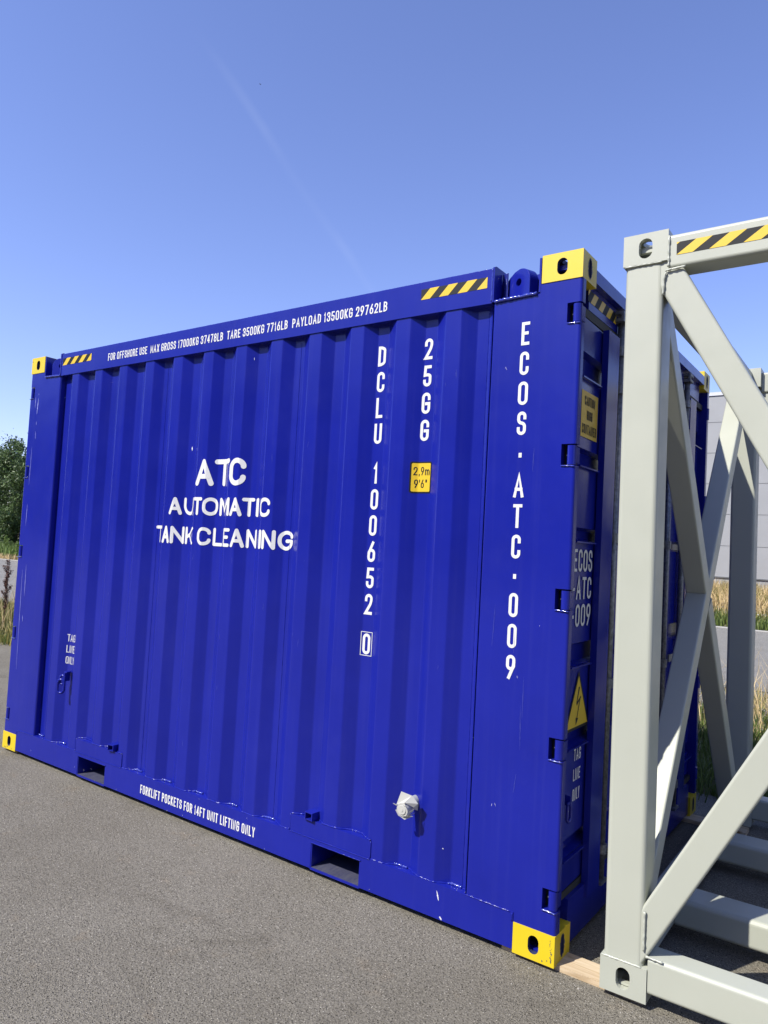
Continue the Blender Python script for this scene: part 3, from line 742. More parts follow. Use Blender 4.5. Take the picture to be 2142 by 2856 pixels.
# door ends
def door_end(s):
    def X(x): return x if s > 0 else -L_-x
    def B(name, x0, x1, *r, mt=BLUE, par=cont, w=0.003): return rbox(name, (*sorted((X(x0), X(x1))), *r), mt, par, w)
    # header rail with rolled lip, and sill
    B('header_rail', -0.10, -0.030, 0.1625, W_-0.1625, 2.690, 2.800)
    o = B('header_lip', -0.060, 0.000, 0.1635, W_-0.1635, 2.8015, 2.8585, w=0.016)
    B('header_cap', -0.19, -0.020, 0.1635, W_-0.1635, 2.8600, 2.876, w=0.004)
    B('door_sill', -0.155, -0.014, 0.1625, W_-0.1625, 0.016, 0.205)
    B('door_seal', -0.060, -0.031, 0.052, W_-0.052, 0.206, 0.236, mt=RUB)
    B('door_seal', -0.060, -0.031, 0.052, W_-0.052, 2.652, 2.688, mt=RUB)
    for k in (0, 1):
        def Y(y): return y if k == 0 else W_-y
        leaf_ = None
        # corrugated leaf: horizontal bands
        gr = [(2.40, 2.49), (2.02, 2.075), (1.70, 1.735), (1.175, 1.245), (0.835, 0.880), (0.385, 0.435)]
        zz = [(0.240, 0.0)]
        for a, b in sorted(gr): zz += [(a-0.012, 0), (a, -0.030), (b, -0.030), (b+0.012, 0)]
        zz += [(2.648, 0.0)]
        bm = bmesh.new(); ya, yb = sorted((Y(0.046), Y(1.186)))
        A = [bm.verts.new((X(-0.030+d), ya, z)) for z, d in zz]; Bv = [bm.verts.new((X(-0.050+d), yb, z)) for z, d in zz]
        for i in range(len(zz)-1): bm.faces.new((A[i], Bv[i], Bv[i+1], A[i+1]))
        bmesh.ops.recalc_face_normals(bm, faces=bm.faces)
        d = obj('door', bm, BLUE, cont)
        for a, b in gr:
            bmx = bmesh.new(); y0_, y1_ = sorted((Y(0.10), Y(0.334))); box(bmx, *sorted((X(-0.029), X(-0.014))), y0_, y1_, a-0.018, a-0.012); obj('door_rib', bmx, BLUE, d)
        for c0_, c1_, nm in ((0.352, 0.500, 'lock_column'), (1.03, 1.185, 'centre_stile')):
            a, b = sorted((Y(c0_), Y(c1_)))
            rbox(nm, (*sorted((X(-0.029), X(0.0))), a, b, 0.150 if nm == 'lock_column' else 0.24, 2.650), BLUE, d, 0.010, 3)
        for yr in (0.552, 0.90):
            bm = bmesh.new(); tube(bm, [(X(-0.012), Y(yr), 0.14), (X(-0.012), Y(yr), 2.76)], 0.0165, 14); rod = obj('locking_bar', bm, GALV, d, smooth=True)
            for z in (0.30, 1.05, 1.72, 2.42, 2.60):
                bm = bmesh.new(); tube(bm, [(X(-0.012), Y(yr), z-0.022), (X(-0.012), Y(yr), z+0.022)], 0.024, 12)
                a, b = sorted((Y(yr-0.036), Y(yr+0.036))); box(bm, *sorted((X(-0.028), X(-0.014))), a, b, z-0.020, z+0.020); obj('bar_bracket', bm, GALV, rod)
            a, b = sorted((Y(yr-0.045), Y(yr+0.03))); bm = bmesh.new()
            box(bm, *sorted((X(-0.03), X(0.012))), a, b, 2.735, 2.750); box(bm, *sorted((X(-0.03), X(0.012))), a, b, 2.770, 2.785); box(bm, *sorted((X(0.0), X(0.012))), a, a+0.02, 2.751, 2.769)
            obj('bar_keeper', bm, GALV, rod); bm = bmesh.new(); box(bm, *sorted((X(-0.013), X(0.010))), a, b, 0.150, 0.165)
            obj('bar_keeper', bm, GALV, rod)
        # handle and chain on the second leaf
        if k == 1:
            bm = bmesh.new(); a, b = sorted((Y(0.60), Y(0.86))); box(bm, *sorted((X(0.004), X(0.012))), a, b, 1.055, 1.095); obj('door_handle', bm, GALV, d)
            bm = bmesh.new()
            for i in range(7): tube(bm, link(X(0.014), Y(0.74)+0.012*math.sin(i*1.1), 1.035-0.036*i, 0, 0, 0.008, 0.023, 0.003, n=14, rotz=(math.pi/2 if i % 2 else 0.3)), 0.003, 5, closed=True)
            obj('chain', bm, GALV, d, smooth=True)
            bm = bmesh.new(); tube(bm, [(X(0.012), Y(0.79), 0.80), (X(0.014), Y(0.76), 0.80)], 0.028, 16); obj('chain_end_cap', bm, GALV, d)
door_end(1); door_end(-1)

# ------------------------------------------------------------------ markings on the long side
write('FOR OFFSHORE USE  MAX GROSS 17000KG 37478LB  TARE 3500KG 7716LB  PAYLOAD 13500KG 29762LB', -3.309, -0.989, 2.776, 0.050, 0.0068, 'lettering', WHITE, cont, const=0.0)
write('FORKLIFT POCKETS FOR 14FT UNIT LIFTING ONLY', -2.645, -1.667, 0.053, 0.052, 0.0072, 'lettering', WHITE, cont, const=0.0008)
def column(chars, xc, W, H, t, surf, const, conform):
    polys = []
    for ch, top in chars:
        if ch == '.':
            polys.append(([Vector((-.007, top-.020)), Vector((.007, top-.020)), Vector((.007, top)), Vector((-.007, top))], 0)); continue
        pl, wd = text_polys(ch, H, t, W, 0)
        for p, k in pl: polys.append(([q+Vector((-wd/2, top-H)) for q in p], k))
    return lay(polys, xc, 0, 'lettering', WHITE, cont, surf=surf, const=const, conform=conform)
ser = [('D', 2.618), ('C', 2.488), ('L', 2.358), ('U', 2.229), ('1', 2.031), ('0', 1.902), ('0', 1.773), ('6', 1.644), ('5', 1.515), ('2', 1.386), ('0', 1.193)]
column(ser, -1.036, 0.046, 0.101, 0.0145, prof, 0, True)
fr = []
for (a, b, c_, d_) in ((-.034, .034, .1135, .1165), (-.034, .034, 0, .003), (-.034, -.031, .003, .1135), (.031, .034, .003, .1135)):
    fr.append(([Vector((a, c_)), Vector((b, c_)), Vector((b, d_)), Vector((a, d_))], 0))
lay(fr, -1.036, 1.085, 'lettering', WHITE, cont, surf=prof, conform=True)
column([('2', 2.623), ('5', 2.493), ('G', 2.362), ('G', 2.232)], -0.762, 0.045, 0.101, 0.0145, prof, 0, True)
column([('E', 2.620), ('C', 2.490), ('O', 2.360), ('S', 2.230), ('.', 2.052), ('A', 1.962), ('T', 1.832), ('C', 1.702), ('.', 1.535), ('0', 1.455), ('0', 1.325), ('9', 1.195)], -0.245, 0.042, 0.101, 0.0135, None, 0.0035, False)
kw = dict(surf=prof, conform=True, rc=True, lift=0.0016)
def sign_line(letters, z0, H, t):
    polys = []
    for ch, a, b in letters:
        pl, wd = text_polys(ch, H, t, b-a if ch != 'I' else t, 0, True)
        f = (b-a)/wd if ch == 'I' else 1.0
        sp = 1.0
        if ch not in 'I': pl, wd = text_polys(ch, H, t, (b-a)/NARROW.get(ch, 1.0), 0, True)
        polys += [([Vector((a+p.x*f, p.y)) for p in q], k) for q, k in pl]
    return lay(polys, 0, z0, 'lettering', WHITE, cont, surf=prof, conform=True, lift=0.0016)
sign_line([('A', -2.334, -2.205), ('T', -2.206, -2.048), ('C', -2.047, -1.934)], 1.922, 0.158, 0.0285)
sign_line([('A', -2.563, -2.478), ('U', -2.470, -2.350), ('T', -2.342, -2.265), ('O', -2.261, -2.166), ('M', -2.152, -2.030), ('A', -2.026, -1.943), ('T', -1.945, -1.864), ('I', -1.853, -1.823), ('C', -1.797, -1.709)], 1.748, 0.106, 0.0198)
sign_line([('T', -2.722, -2.620), ('A', -2.612, -2.544), ('N', -2.536, -2.451), ('K', -2.441, -2.328), ('C', -2.289, -2.202), ('L', -2.191, -2.098), ('E', -2.081, -2.014), ('A', -2.005, -1.921), ('N', -1.913, -1.828), ('I', -1.789, -1.762), ('N', -1.757, -1.666), ('G', -1.656, -1.560)], 1.572, 0.106, 0.0192)
for i, s in enumerate(('TAG', 'LINE', 'ONLY')):
    write(s, -3.604, (-3.520, -3.519, -3.517)[i], 0.851-0.076*i, 0.050, 0.0052, 'lettering', WHITE, cont, surf=prof, conform=True, Wr=0.4)
# height sticker
def rrect(w, h, r): return [Vector((x+w/2, y+h/2)) for x, y in prof_pts(w, h, r, 4)]
lay([(rrect(0.110, 0.150, 0.010), 0)], -0.8205, 1.882, 'height_sticker', BLACK, cont, surf=prof, conform=True, lift=0.0010)
hs = lay([([p+Vector((.0075, .0075)) for p in rrect(0.095, 0.135, 0.006)], 0)], -0.8205, 1.882, 'sticker_face', SYEL, cont, surf=prof, conform=True, lift=0.0014)
write('2,9m', -0.805, -0.722, 1.967, 0.040, 0.0050, 'lettering', BLACK, cont, surf=prof, conform=True, lift=0.0018)
write("9'6\"", -0.800, -0.732, 1.907, 0.040, 0.0050, 'lettering', BLACK, cont, surf=prof, conform=True, lift=0.0018)
# hazard strips: black ground with slanted yellow bars clipped to the strip
def clip(poly, x0, x1):
    for lim, sg in ((x0, 1), (x1, -1)):
        out = []
        for i in range(len(poly)):
            a, b = poly[i-1], poly[i]
            ia, ib = sg*(a.x-lim) >= 0, sg*(b.x-lim) >= 0
            if ia != ib: t = (lim-a.x)/(b.x-a.x); out.append(a+(b-a)*t)
            if ib: out.append(b)
        poly = out
        if not poly: return []
    return poly
def strip(x0, x1, z0, h, pitch, slant, parent, plane='xz', const=0.0, first=0.0):
    lay([([Vector((x0, 0)), Vector((x1, 0)), Vector((x1, h)), Vector((x0, h))], 0)], 0, z0, 'hazard_strip', BLACK, parent, plane=plane, const=const, lift=0.0009)
    bars = []; x = x0+first-pitch
    while x < x1:
        pl = clip([Vector((x, 0)), Vector((x+pitch/2, 0)), Vector((x+pitch/2+slant, h)), Vector((x+slant, h))], x0, x1)
        if len(pl) > 2: bars.append((pl, 0))
        x += pitch
    lay(bars, 0, z0, 'hazard_bars', SYEL, parent, plane=plane, const=const, lift=0.0013)
strip(-0.793, -0.441, 2.800, 0.050, 0.100, 0.050, cont)
strip(-3.865, -3.509, 2.801, 0.050, 0.100, 0.050, cont)
strip(0.150, 0.520, 2.725, 0.052, 0.100, 0.045, cont, plane='yz', const=-0.030, first=0.03)
# markings on the door end
DX = -0.030
yz = dict(plane='yz', const=DX)
bm = bmesh.new(); bm.faces.new([bm.verts.new(v) for v in ((DX+.001, .124, 2.136), (DX+.001, .322, 2.136), (DX+.001, .322, 2.336), (DX+.001, .124, 2.336))]); obj('caution_plate', bm, mat('caution_yellow', (0.62, 0.42, 0.04), 0.45), cont)
write('CAUTION', 0.160, 0.284, 2.276, 0.040, 0.0060, 'lettering', BLACK, cont, lift=0.002, **yz)
write('HIGH', 0.190, 0.256, 2.215, 0.040, 0.0060, 'lettering', BLACK, cont, lift=0.002, **yz)
write('CONTAINER', 0.138, 0.308, 2.152, 0.042, 0.0060, 'lettering', BLACK, cont, lift=0.002, **yz)
write('ECOS', 0.110, 0.328, 1.560, 0.095, 0.0125, 'lettering', WHITE, cont, **yz)
write('-ATC', 0.108, 0.328, 1.442, 0.095, 0.0125, 'lettering', WHITE, cont, **yz)
write('-009', 0.108, 0.330, 1.326, 0.095, 0.0125, 'lettering', WHITE, cont, **yz)
for i, s in enumerate(('TAG', 'LINE', 'ONLY')):
    write(s, 0.204, 0.284, 0.757-0.084*i, 0.050, 0.0062, 'lettering', WHITE, cont, **yz)
tri = [Vector((0.084, 0)), Vector((0.366, 0)), Vector((0.225, .246))]
lay([(tri, 0)], 0, 0.890, 'warning_triangle', BLACK, cont, plane='yz', const=DX, lift=0.001)
tri2 = [Vector((0.104, .012)), Vector((0.346, .012)), Vector((0.225, .224))]
lay([(tri2, 0)], 0, 0.890, 'triangle_face', SYEL, cont, plane='yz', const=DX, lift=0.0014)
bolt = [[(.284, .178), (.298, .176), (.270, .112), (.262, .112)], [(.262, .112), (.266, .100), (.316, .130), (.312, .138)], [(.312, .138), (.300, .128), (.268, .042), (.274, .038)], [(.260, .050), (.290, .046), (.262, .018)]]
lay([([Vector(p)-Vector((.057, 0)) for p in q], k) for k, q in enumerate(bolt)], 0, 0.890, 'lightning_mark', BLACK, cont, plane='yz', const=DX, lift=0.0019)
bm = bmesh.new(); tube(bm, link(-0.008, 0.115, 0.575, 0, 0, 0.020, 0.040, 0.006, rotz=math.pi/2), 0.006, 8, closed=True); obj('chain_link', bm, BLUE, cont, smooth=True)
bm = bmesh.new(); box(bm, -0.029, 0.0, 0.110, 0.120, 0.600, 0.640); obj('tag_line_bracket', bm, BLUE, cont)
# scratches and chips in the paint
SC = [(-4.204, 2.603, -4.204, 2.512), (-4.166, 2.623, -4.164, 2.608), (-4.169, 2.413, -4.169, 2.384), (-4.17, 2.338, -4.166, 2.276), (-4.206, 2.221, -4.206, 1.937), (-4.205, 1.798, -4.208, 1.632), (-4.156, 1.35, -4.149, 1.119), (-4.202, 1.308, -4.182, 0.575), (-4.152, 0.978, -4.145, 0.932), (-4.03, .145, -4.02, .09), (-4.03, .05, -4.04, .02)]
bm = bmesh.new()
def scratch(x0, z0, x1, z1, w, y):
    n = 14; L = []; Q = []
    for i in range(n+1):
        t = i/n; x = x0+(x1-x0)*t+random.uniform(-.0008, .0008); z = z0+(z1-z0)*t; ww = w*(math.sin(math.pi*min(1, max(0, t)))*0.8+0.2)*random.uniform(.5, 1.2)
        yy = y if not callable(y) else y(x)-0.0012
        L.append(bm.verts.new((x-ww/2, yy, z))); Q.append(bm.verts.new((x+ww/2, yy, z)))
    for i in range(n): bm.faces.new((L[i], Q[i], Q[i+1], L[i+1]))
for a in SC: scratch(*a, 0.0042, 0.0024)
scratch(-4.164, 2.588, -4.173, 2.466, 0.009, 0.0024)
obj('scratches', bm, mat('scratched_paint', (0.26, 0.28, 0.62), 0.6), cont)
bm = bmesh.new(); scratch(-0.546, 0.131, -0.535, 0.091, 0.007, -0.0003); scratch(-0.525, 0.028, -0.517, 0.014, 0.010, -0.0003); scratch(-2.433, 2.165, -2.431, 2.140, 0.010, prof); scratch(-0.54, .31, -.538, .303, .004, prof)
scratch(-3.32, 2.64, -3.30, 2.636, .003, prof); scratch(-1.93, 2.655, -1.928, 2.64, .004, prof)
obj('paint_chip', bm, CHIP, cont)

rw = random.Random(12)
bm = bmesh.new()
for _ in range(14):
    x = rw.uniform(-4.1, -0.2); z = rw.choice((rw.uniform(0.016, 0.03), rw.uniform(0.03, 0.15))); l = rw.uniform(.003, .012); scratch(x, z, x+rw.uniform(-.006, .006), z-l, rw.uniform(.001, .0028), -0.0004)
for _ in range(5):
    x = rw.uniform(-0.39, -0.03); z = rw.uniform(.3, 2.6); scratch(x, z, x+rw.uniform(-.01, .01), z-rw.uniform(.004, .02), .0014, 0.0022)
obj('paint_wear', bm, CHIP, cont)
bm = bmesh.new()
for _ in range(22):
    x = rw.choice(crest)+rw.uniform(-.035, .035); z = rw.uniform(.3, 2.66); a = rw.uniform(-.7, .7); l = rw.uniform(.01, .05); scratch(x, z, x+math.sin(a)*l*.4, z-math.cos(a)*l, .0012, prof)
for _ in range(6):
    x = rw.uniform(-0.38, -0.08); z = rw.uniform(.4, 2.5); l = rw.uniform(.03, .22); scratch(x, z, x+rw.uniform(-.01, .01), z-l, .0014, 0.0023)
obj('scratches', bm, mat('light_scratch', (0.07, 0.085, 0.36), 0.5), cont)
# loose grit lying on the yard, thickest along the foot of the container
vs, fs = [], []; rg = random.Random(9)
for i in range(2600):
    if i < 1500: x, y = rg.uniform(-4.6, 3.4), -abs(rg.gauss(0, .10))-0.01
    else: x, y = rg.uniform(-4.5, 3.0), rg.uniform(-2.6, 0)
    q = rg.uniform(.0012, .0038)*(1.4 if rg.random() < .06 else 1); z = -0.0195; a = rg.uniform(0, 6.28); j = len(vs)
    for k in range(4): vs.append((x+math.cos(a+k*1.57)*q*rg.uniform(.6, 1.3), y+math.sin(a+k*1.57)*q*rg.uniform(.6, 1.3), z))
    vs.append((x, y, z+q*rg.uniform(.7, 1.2)))
    fs += [(j, j+1, j+4), (j+1, j+2, j+4), (j+2, j+3, j+4), (j+3, j, j+4)]
kind(pyobj('loose_grit', vs, fs, mat('grit', (0.30, 0.28, 0.24), 0.9)), 'stuff')

# ------------------------------------------------------------------ boards under both frames
for y0, lb in ((0.030, 'thin raw timber board under the front castings, sunlit between blue container and grey frame'), (2.17, 'thin weathered board under the rear castings, in the shade of the blue container')):
    bm = bmesh.new(); box(bm, -0.24, 0.335, y0, y0+0.118, -0.0195, 0.0035); bevel_all(bm, 0.002, 1)
    tag(obj('timber_board', bm, WOOD), lb, 'board', 'boards under the castings')
for y0, lb in ((0.030, 'thin board under the far left front corner casting of the blue container'), (2.17, 'thin board hidden under the far left rear corner of the blue container')):
    bm = bmesh.new(); box(bm, -4.275, -4.13, y0, y0+0.118, -0.0195, -0.001); tag(obj('timber_board', bm, WOOD), lb, 'board', 'boards under the castings')

# ------------------------------------------------------------------ pale grey open steel frame
frm = thing('steel_frame', 'open pale grey steel lifting frame with cross bracing and black-yellow strip, beside the container', 'frame', (0.1846, -0.0073, 0.0055))
frm.rotation_mode = 'XYZ'; frm.rotation_euler = (0, -0.0059, 0.006)
FH, FD, FL = 2.8954, 2.462, 3.24
g0 = casting(0.171, 0.162, 0, 0.122, (0.052, 0.080), 0.012, GREY, GREY)
first = True
for x in (0.0855, FL-0.0855):
    for y in (0.081, FD-0.081):
        for z in (0.061, FH-0.061):
            if first: g0.parent = frm; g0.location = (x, y, z); first = False
            else: put(g0, (x, y, z), frm)
            rbox('inner_bar', (x-0.06, x+0.06, y-0.052, y-0.030, z-0.006 if z > 1 else z-0.036, z+0.014 if z > 1 else z-0.028), GREY, frm, 0.002)
def fb(name, a, b, w, h, side, r=0.014):
    bm = bmesh.new(); beam(bm, a, b, w, h, side, r); bmesh.ops.recalc_face_normals(bm, faces=bm.faces); return obj(name, bm, GREY, frm)
for x in (0.0805, 1.62, FL-0.0805):
    for y in (0.0805, FD-0.0805):
        c = x != 1.62
        fb('post', (x, y, 0.1225 if c else 0.166), (x, y, FH-0.1225 if c else 2.740), 0.145, 0.145, (1, 0, 0), 0.018)
for y in (0.0635, FD-0.0635):
    fb('bottom_beam', (0.1725, y, 0.0995), (FL-0.1725, y, 0.0995), 0.116, 0.131, (0, 1, 0))
    fb('top_beam', (0.1725, y, 2.806), (FL-0.1725, y, 2.806), 0.116, 0.133, (0, 1, 0))
for x in (0.063, FL-0.063):
    fb('side_beam', (x, 0.1635, 0.092), (x, FD-0.1635, 0.092), 0.116, 0.120, (1, 0, 0))
    fb('side_beam', (x, 0.1635, 2.810), (x, FD-0.1635, 2.810), 0.116, 0.128, (1, 0, 0))
for y in (0.705, 1.592): fb('cross_beam', (0.1225, y, 0.090), (FL-0.1225, y, 0.090), 0.180, 0.120, (0, 1, 0), 0.02)
# braces of the left side (one continuous, the other cut at the crossing)
def brace_yz(p, q, x, cut=None):
    P = Vector((x, *p)); Q = Vector((x, *q))
    if cut is None: return [fb('brace', P, Q, 0.100, 0.100, (1, 0, 0), 0.008)]
    d = (Q-P).normalized(); c = Vector((x, *cut)); o = 0.0
    t = (c-P).dot(d)
    return [fb('brace', P, P+d*(t-0.053), 0.1, 0.1, (1, 0, 0), 0.008), fb('brace', P+d*(t+0.053), Q, 0.1, 0.1, (1, 0, 0), 0.008)]
for x in (0.065, FL-0.065):
    brace_yz((0.085, 0.062), (2.265, 2.832), x)
    brace_yz((0.145, 2.826), (2.265, 0.060), x, (1.195, 1.455))
# braces of the front and rear faces
for yc in (0.0595, FD-0.0595):
    for k in range(2):
        x0 = 0.0+k*1.467
        P, Q = Vector((x0+0.100, yc, 0.1475)), Vector((x0+1.582, yc, 2.830))
        P2, Q2 = Vector((x0+0.122, yc, 2.8175)), Vector((x0+1.578, yc, 0.120))
        fb('brace', P, Q, 0.098, 0.103, (0, 1, 0), 0.010)
        d = (Q2-P2).normalized(); t = (Vector((x0+0.845, yc, 1.496))-P2).dot(d)
        fb('brace', P2, P2+d*(t-0.056), 0.098, 0.107, (0, 1, 0), 0.010); fb('brace', P2+d*(t+0.056), Q2, 0.098, 0.107, (0, 1, 0), 0.010)
# gusset-like closing pieces at the brace ends
for z0, z1 in ((0.1655, 0.31), (2.60, 2.738)):
    pass
strip(0.201, 0.90, 2.788, 0.049, 0.116, 0.070, frm, const=0.0055, first=0.0)
weld('weld_bead', [(0.157, 0.004, 0.185), (0.157, 0.003, 0.325)], 0.0045, GWELD, frm)
weld('weld_bead', [(0.166, 0.004, 0.168), (0.225, 0.004, 0.166)], 0.0045, GWELD, frm)
weld('weld_bead', [(0.173, 0.002, 2.745), (0.173, 0.002, 2.868)], 0.0045, GWELD, frm)
weld('weld_bead', [(0.155, 0.004, 2.640), (0.157, 0.003, 2.70), (0.165, 0.002, 2.733), (0.235, 0.003, 2.737)], 0.0048, GWELD, frm)
weld('weld_bead', [(0.006, 0.002, 0.1235), (0.150, 0.002, 0.1235)], 0.0038, GWELD, frm)
weld('weld_bead', [(0.006, 0.003, FH-0.124), (0.150, 0.003, FH-0.124)], 0.0036, GWELD, frm)

# ------------------------------------------------------------------ warehouse
wh = thing('warehouse', 'light grey warehouse wall of horizontal cladding panels behind the dry grass', 'warehouse', (0, 25, 0))
bm = bmesh.new(); seams = [1.23, 2.33, 3.44, 4.53, 5.635, 6.74]; z = 0.35
for s in seams+[7.70]:
    box(bm, -16, 26, 0.0, 0.25, z, s-0.008); z = s+0.008
bevel_all(bm, 0.006, 1); obj('wall', bm, CLAD, wh)
bm = bmesh.new(); box(bm, -15.98, 25.98, 0.02, 18, 0.2, 7.68); obj('wall', bm, CLAD2, wh)
rbox('roof_trim', (-16.05, 26.05, -0.04, 18.05, 7.705, 7.83), mat('trim', (0.52, 0.53, 0.55), 0.4), wh, 0.01)
rbox('plinth', (-16.02, 26.02, -0.03, 0.2495, -0.1, 0.345), mat('plinth_concrete', (0.30, 0.30, 0.29), 0.9), wh, 0.01)
rbox('drip_flashing', (-16.02, 26.02, -0.05, 0.0, 1.205, 1.222), CLAD2, wh, 0.002)

# ------------------------------------------------------------------ vegetation
def blades(name, n, region, h, mt, wdt=0.012, lean=0.35, zf=None, seed=1, clump=None):
    rn = random.Random(seed); vs = []; fs = []
    cs = [region(rn) for _ in range(clump)] if clump else None
    for _ in range(n):
        if cs:
            c = rn.choice(cs); x, y = c[0]+rn.gauss(0, .10), c[1]+rn.gauss(0, .10)
        else: x, y = region(rn)
        z = zf(x, y) if zf else -0.03
        hh = rn.uniform(*h); a = rn.uniform(0, 2*math.pi); dx, dy = math.cos(a), math.sin(a); l = rn.uniform(0.05, lean)*hh
        b = rn.uniform(0, math.pi); wx, wy = math.cos(b)*wdt, math.sin(b)*wdt
        i = len(vs)
        vs += [(x-wx, y-wy, z), (x+wx, y+wy, z), (x+dx*l*.4+wx*.7, y+dy*l*.4+wy*.7, z+hh*.6), (x+dx*l*.4-wx*.7, y+dy*l*.4-wy*.7, z+hh*.6), (x+dx*l, y+dy*l, z+hh)]
        fs += [(i, i+1, i+2, i+3), (i+3, i+2, i+4)]
    return kind(pyobj(name, vs, fs, mt), 'stuff')
def rect(x0, x1, y0, y1): return lambda r: (r.uniform(x0, x1), r.uniform(y0, y1))
def band(pa, pb, w): # region along a line with width w to its far side
    def f(r):
        t = r.random(); x = pa[0]+(pb[0]-pa[0])*t; y = pa[1]+(pb[1]-pa[1])*t; return x+r.uniform(-.05, .05), y+r.uniform(0, w)
    return f
bz = lambda x, y: bank_z(y)
blades('dry_grass', 26000, rect(-11, 7, 20.6, 24.9), (0.35, 0.75), DRY, 0.014, 0.5, bz, 2, clump=1500)
blades('olive_grass', 9000, rect(-11, 7, 21.5, 24.9), (0.3, 0.8), OLIVE, 0.013, 0.4, bz, 12, clump=500)
blades('green_grass', 16000, rect(-11, 7, 18.55, 21.2), (0.12, 0.34), GREEN, 0.014, 0.4, bz, 3, clump=1400)
blades('flowering_weeds', 6000, rect(-11, 7, 19.6, 21.6), (0.2, 0.38), OLIVE, 0.02, 0.5, bz, 4, clump=500)
def flowers(name, n, region, h, sz, zf=None, seed=1):
    rn = random.Random(seed); vs = []; fs = []
    for _ in range(n):
        x, y = region(rn); z = (zf(x, y) if zf else -0.03)+rn.uniform(*h)
        for k in range(3):
            ox, oy, oz = (rn.gauss(0, sz) for _ in range(3)); i = len(vs); s = sz*rn.uniform(.4, .9)
            vs += [(x+ox-s, y+oy, z+oz), (x+ox, y+oy-s, z+oz), (x+ox+s, y+oy, z+oz+s*.4), (x+ox, y+oy+s, z+oz)]; fs.append((i, i+1, i+2, i+3))
    return kind(pyobj(name, vs, fs, PETAL), 'stuff')
flowers('white_flowers', 900, rect(-10, 6, 19.4, 21.6), (0.2, 0.4), 0.018, bz, 6)
# near verge behind the container and frame
def vreg(r):
    while True:
        x, y = r.uniform(-6, 6), r.uniform(2.85, 6.2)
        if y > 2.9+0.03*x: return x, y
blades('verge_grass', 26000, vreg, (0.05, 0.21), GREEN, 0.006, 0.7, None, 8, clump=1100)
def vreg2(r):
    while True:
        x, y = vreg(r)
        return x, y
blades('dry_verge_grass', 700, vreg2, (0.25, 0.7), DRY, 0.0035, 0.9, None, 9, clump=90)
flowers('verge_flowers', 90, vreg, (0.1, 0.4), 0.012, None, 10)
blades('gravel_tufts', 3500, rect(-4, 6, 5.6, 7.6), (0.05, 0.2), OLIVE, 0.006, 0.8, None, 13, clump=150)
blades('leaning_straw', 700, rect(-1.5, 4, 5.0, 7.0), (0.35, 0.85), DRY, 0.004, 0.9, None, 14, clump=60)
def shade_reg(r): return r.uniform(-1.6, 0.9), r.uniform(4.6, 5.8)
blades('yard_edge_grass', 4000, lambda r: (lambda t: (t, 2.85+0.03*t+r.uniform(-.12, .35)))(r.uniform(-6, 4)), (0.05, 0.22), GREEN, 0.005, 0.8, None, 11, clump=160)
# left verge, between yard and road
def lreg(r):
    while True:
        x, y = r.uniform(-19, -6.5), r.uniform(-1, 7)
        if y > 2.5+0.02*(x+9.3) and y < 4.9+0.204*(x+14.5): return x, y
blades('left_verge_grass', 26000, lreg, (0.06, 0.24), OLIVE, 0.008, 0.7, None, 21, clump=1500)
blades('left_verge_green', 12000, lreg, (0.05, 0.2), GREEN, 0.008, 0.6, None, 22, clump=800)
blades('left_verge_straw', 900, lreg, (0.35, 0.8), DRY, 0.005, 0.6, None, 23, clump=240)
# far side of the road, left
farz = lambda x: 16.1+0.07*(x+34.6)
blades('far_dry_grass', 5000, lambda r: (lambda x: (x, farz(x)+0.15+r.random()*0.9))(r.uniform(-60, -22)), (0.12, 0.34), DRY, 0.02, 0.4, None, 31)
blades('far_field_grass', 16000, lambda r: (lambda x: (x, farz(x)+0.7+r.random()*4.0))(r.uniform(-60, -12)), (0.3, 0.9), HERB, 0.03, 0.4, None, 32)
def leaves(n, pos, size, seed, squash=0.6):
    rn = random.Random(seed); vs = []; fs = []
    for _ in range(n):
        p = pos(rn)
        if p is None: continue
        s = rn.uniform(*size); u = Vector((rn.gauss(0, 1), rn.gauss(0, 1), rn.gauss(0, 1))).normalized(); v = u.cross(Vector((rn.gauss(0, 1), rn.gauss(0, 1), rn.gauss(0, 1)))).normalized()
        i = len(vs); P = Vector(p)
        vs += [P-u*s, P+v*s*squash*.5, P+u*s, P-v*s*squash*.5]; fs.append((i, i+1, i+2, i+3))
    return [tuple(a) for a in vs], fs
def herb(x, y, h, seed, label):
    t = thing('tall_herb', label, 'plant', (x, y, -0.036), 'leafy weeds along the far road edge')
    rn = random.Random(seed); bm = bmesh.new(); st = []
    for _ in range(7):
        ex, ey, hh = rn.gauss(0, .22), rn.gauss(0, .22), h*rn.uniform(.65, 1.05); tube(bm, [(0.1*ex, .1*ey, 0), (ex*.7, ey*.7, hh*.6), (ex, ey, hh)], [0.012, .009, .004], 4); st.append((ex, ey, hh))
    obj('stem', bm, HERB, t)
    def pos(r):
        ex, ey, hh = r.choice(st); k = r.uniform(.12, 1.0)**.8; sp = 0.13*(1.15-k); return ex*k+r.gauss(0, sp), ey*k+r.gauss(0, sp), hh*k
    pyobj('foliage', *leaves(800, pos, (0.04, 0.085), seed), HERB, t)
HL = ['low leafy weed clump by the far road edge at the very left of the photo', 'leafy weed clump second from the left edge beyond the road', 'short pale leafy weed clump third from the left edge beyond the road', 'leafy weed clump in the middle of the row beyond the road', 'bushy weed clump second from the container edge beyond the road', 'tall upright weed clump touching the container edge beyond the road']
for i in range(6):
    x = -39.0+i*0.82
    herb(x, farz(x)+1.1+(i % 3)*0.35, (1.05, 1.15, 1.0, 1.2, 1.15, 1.45)[i], 100+i, HL[i])
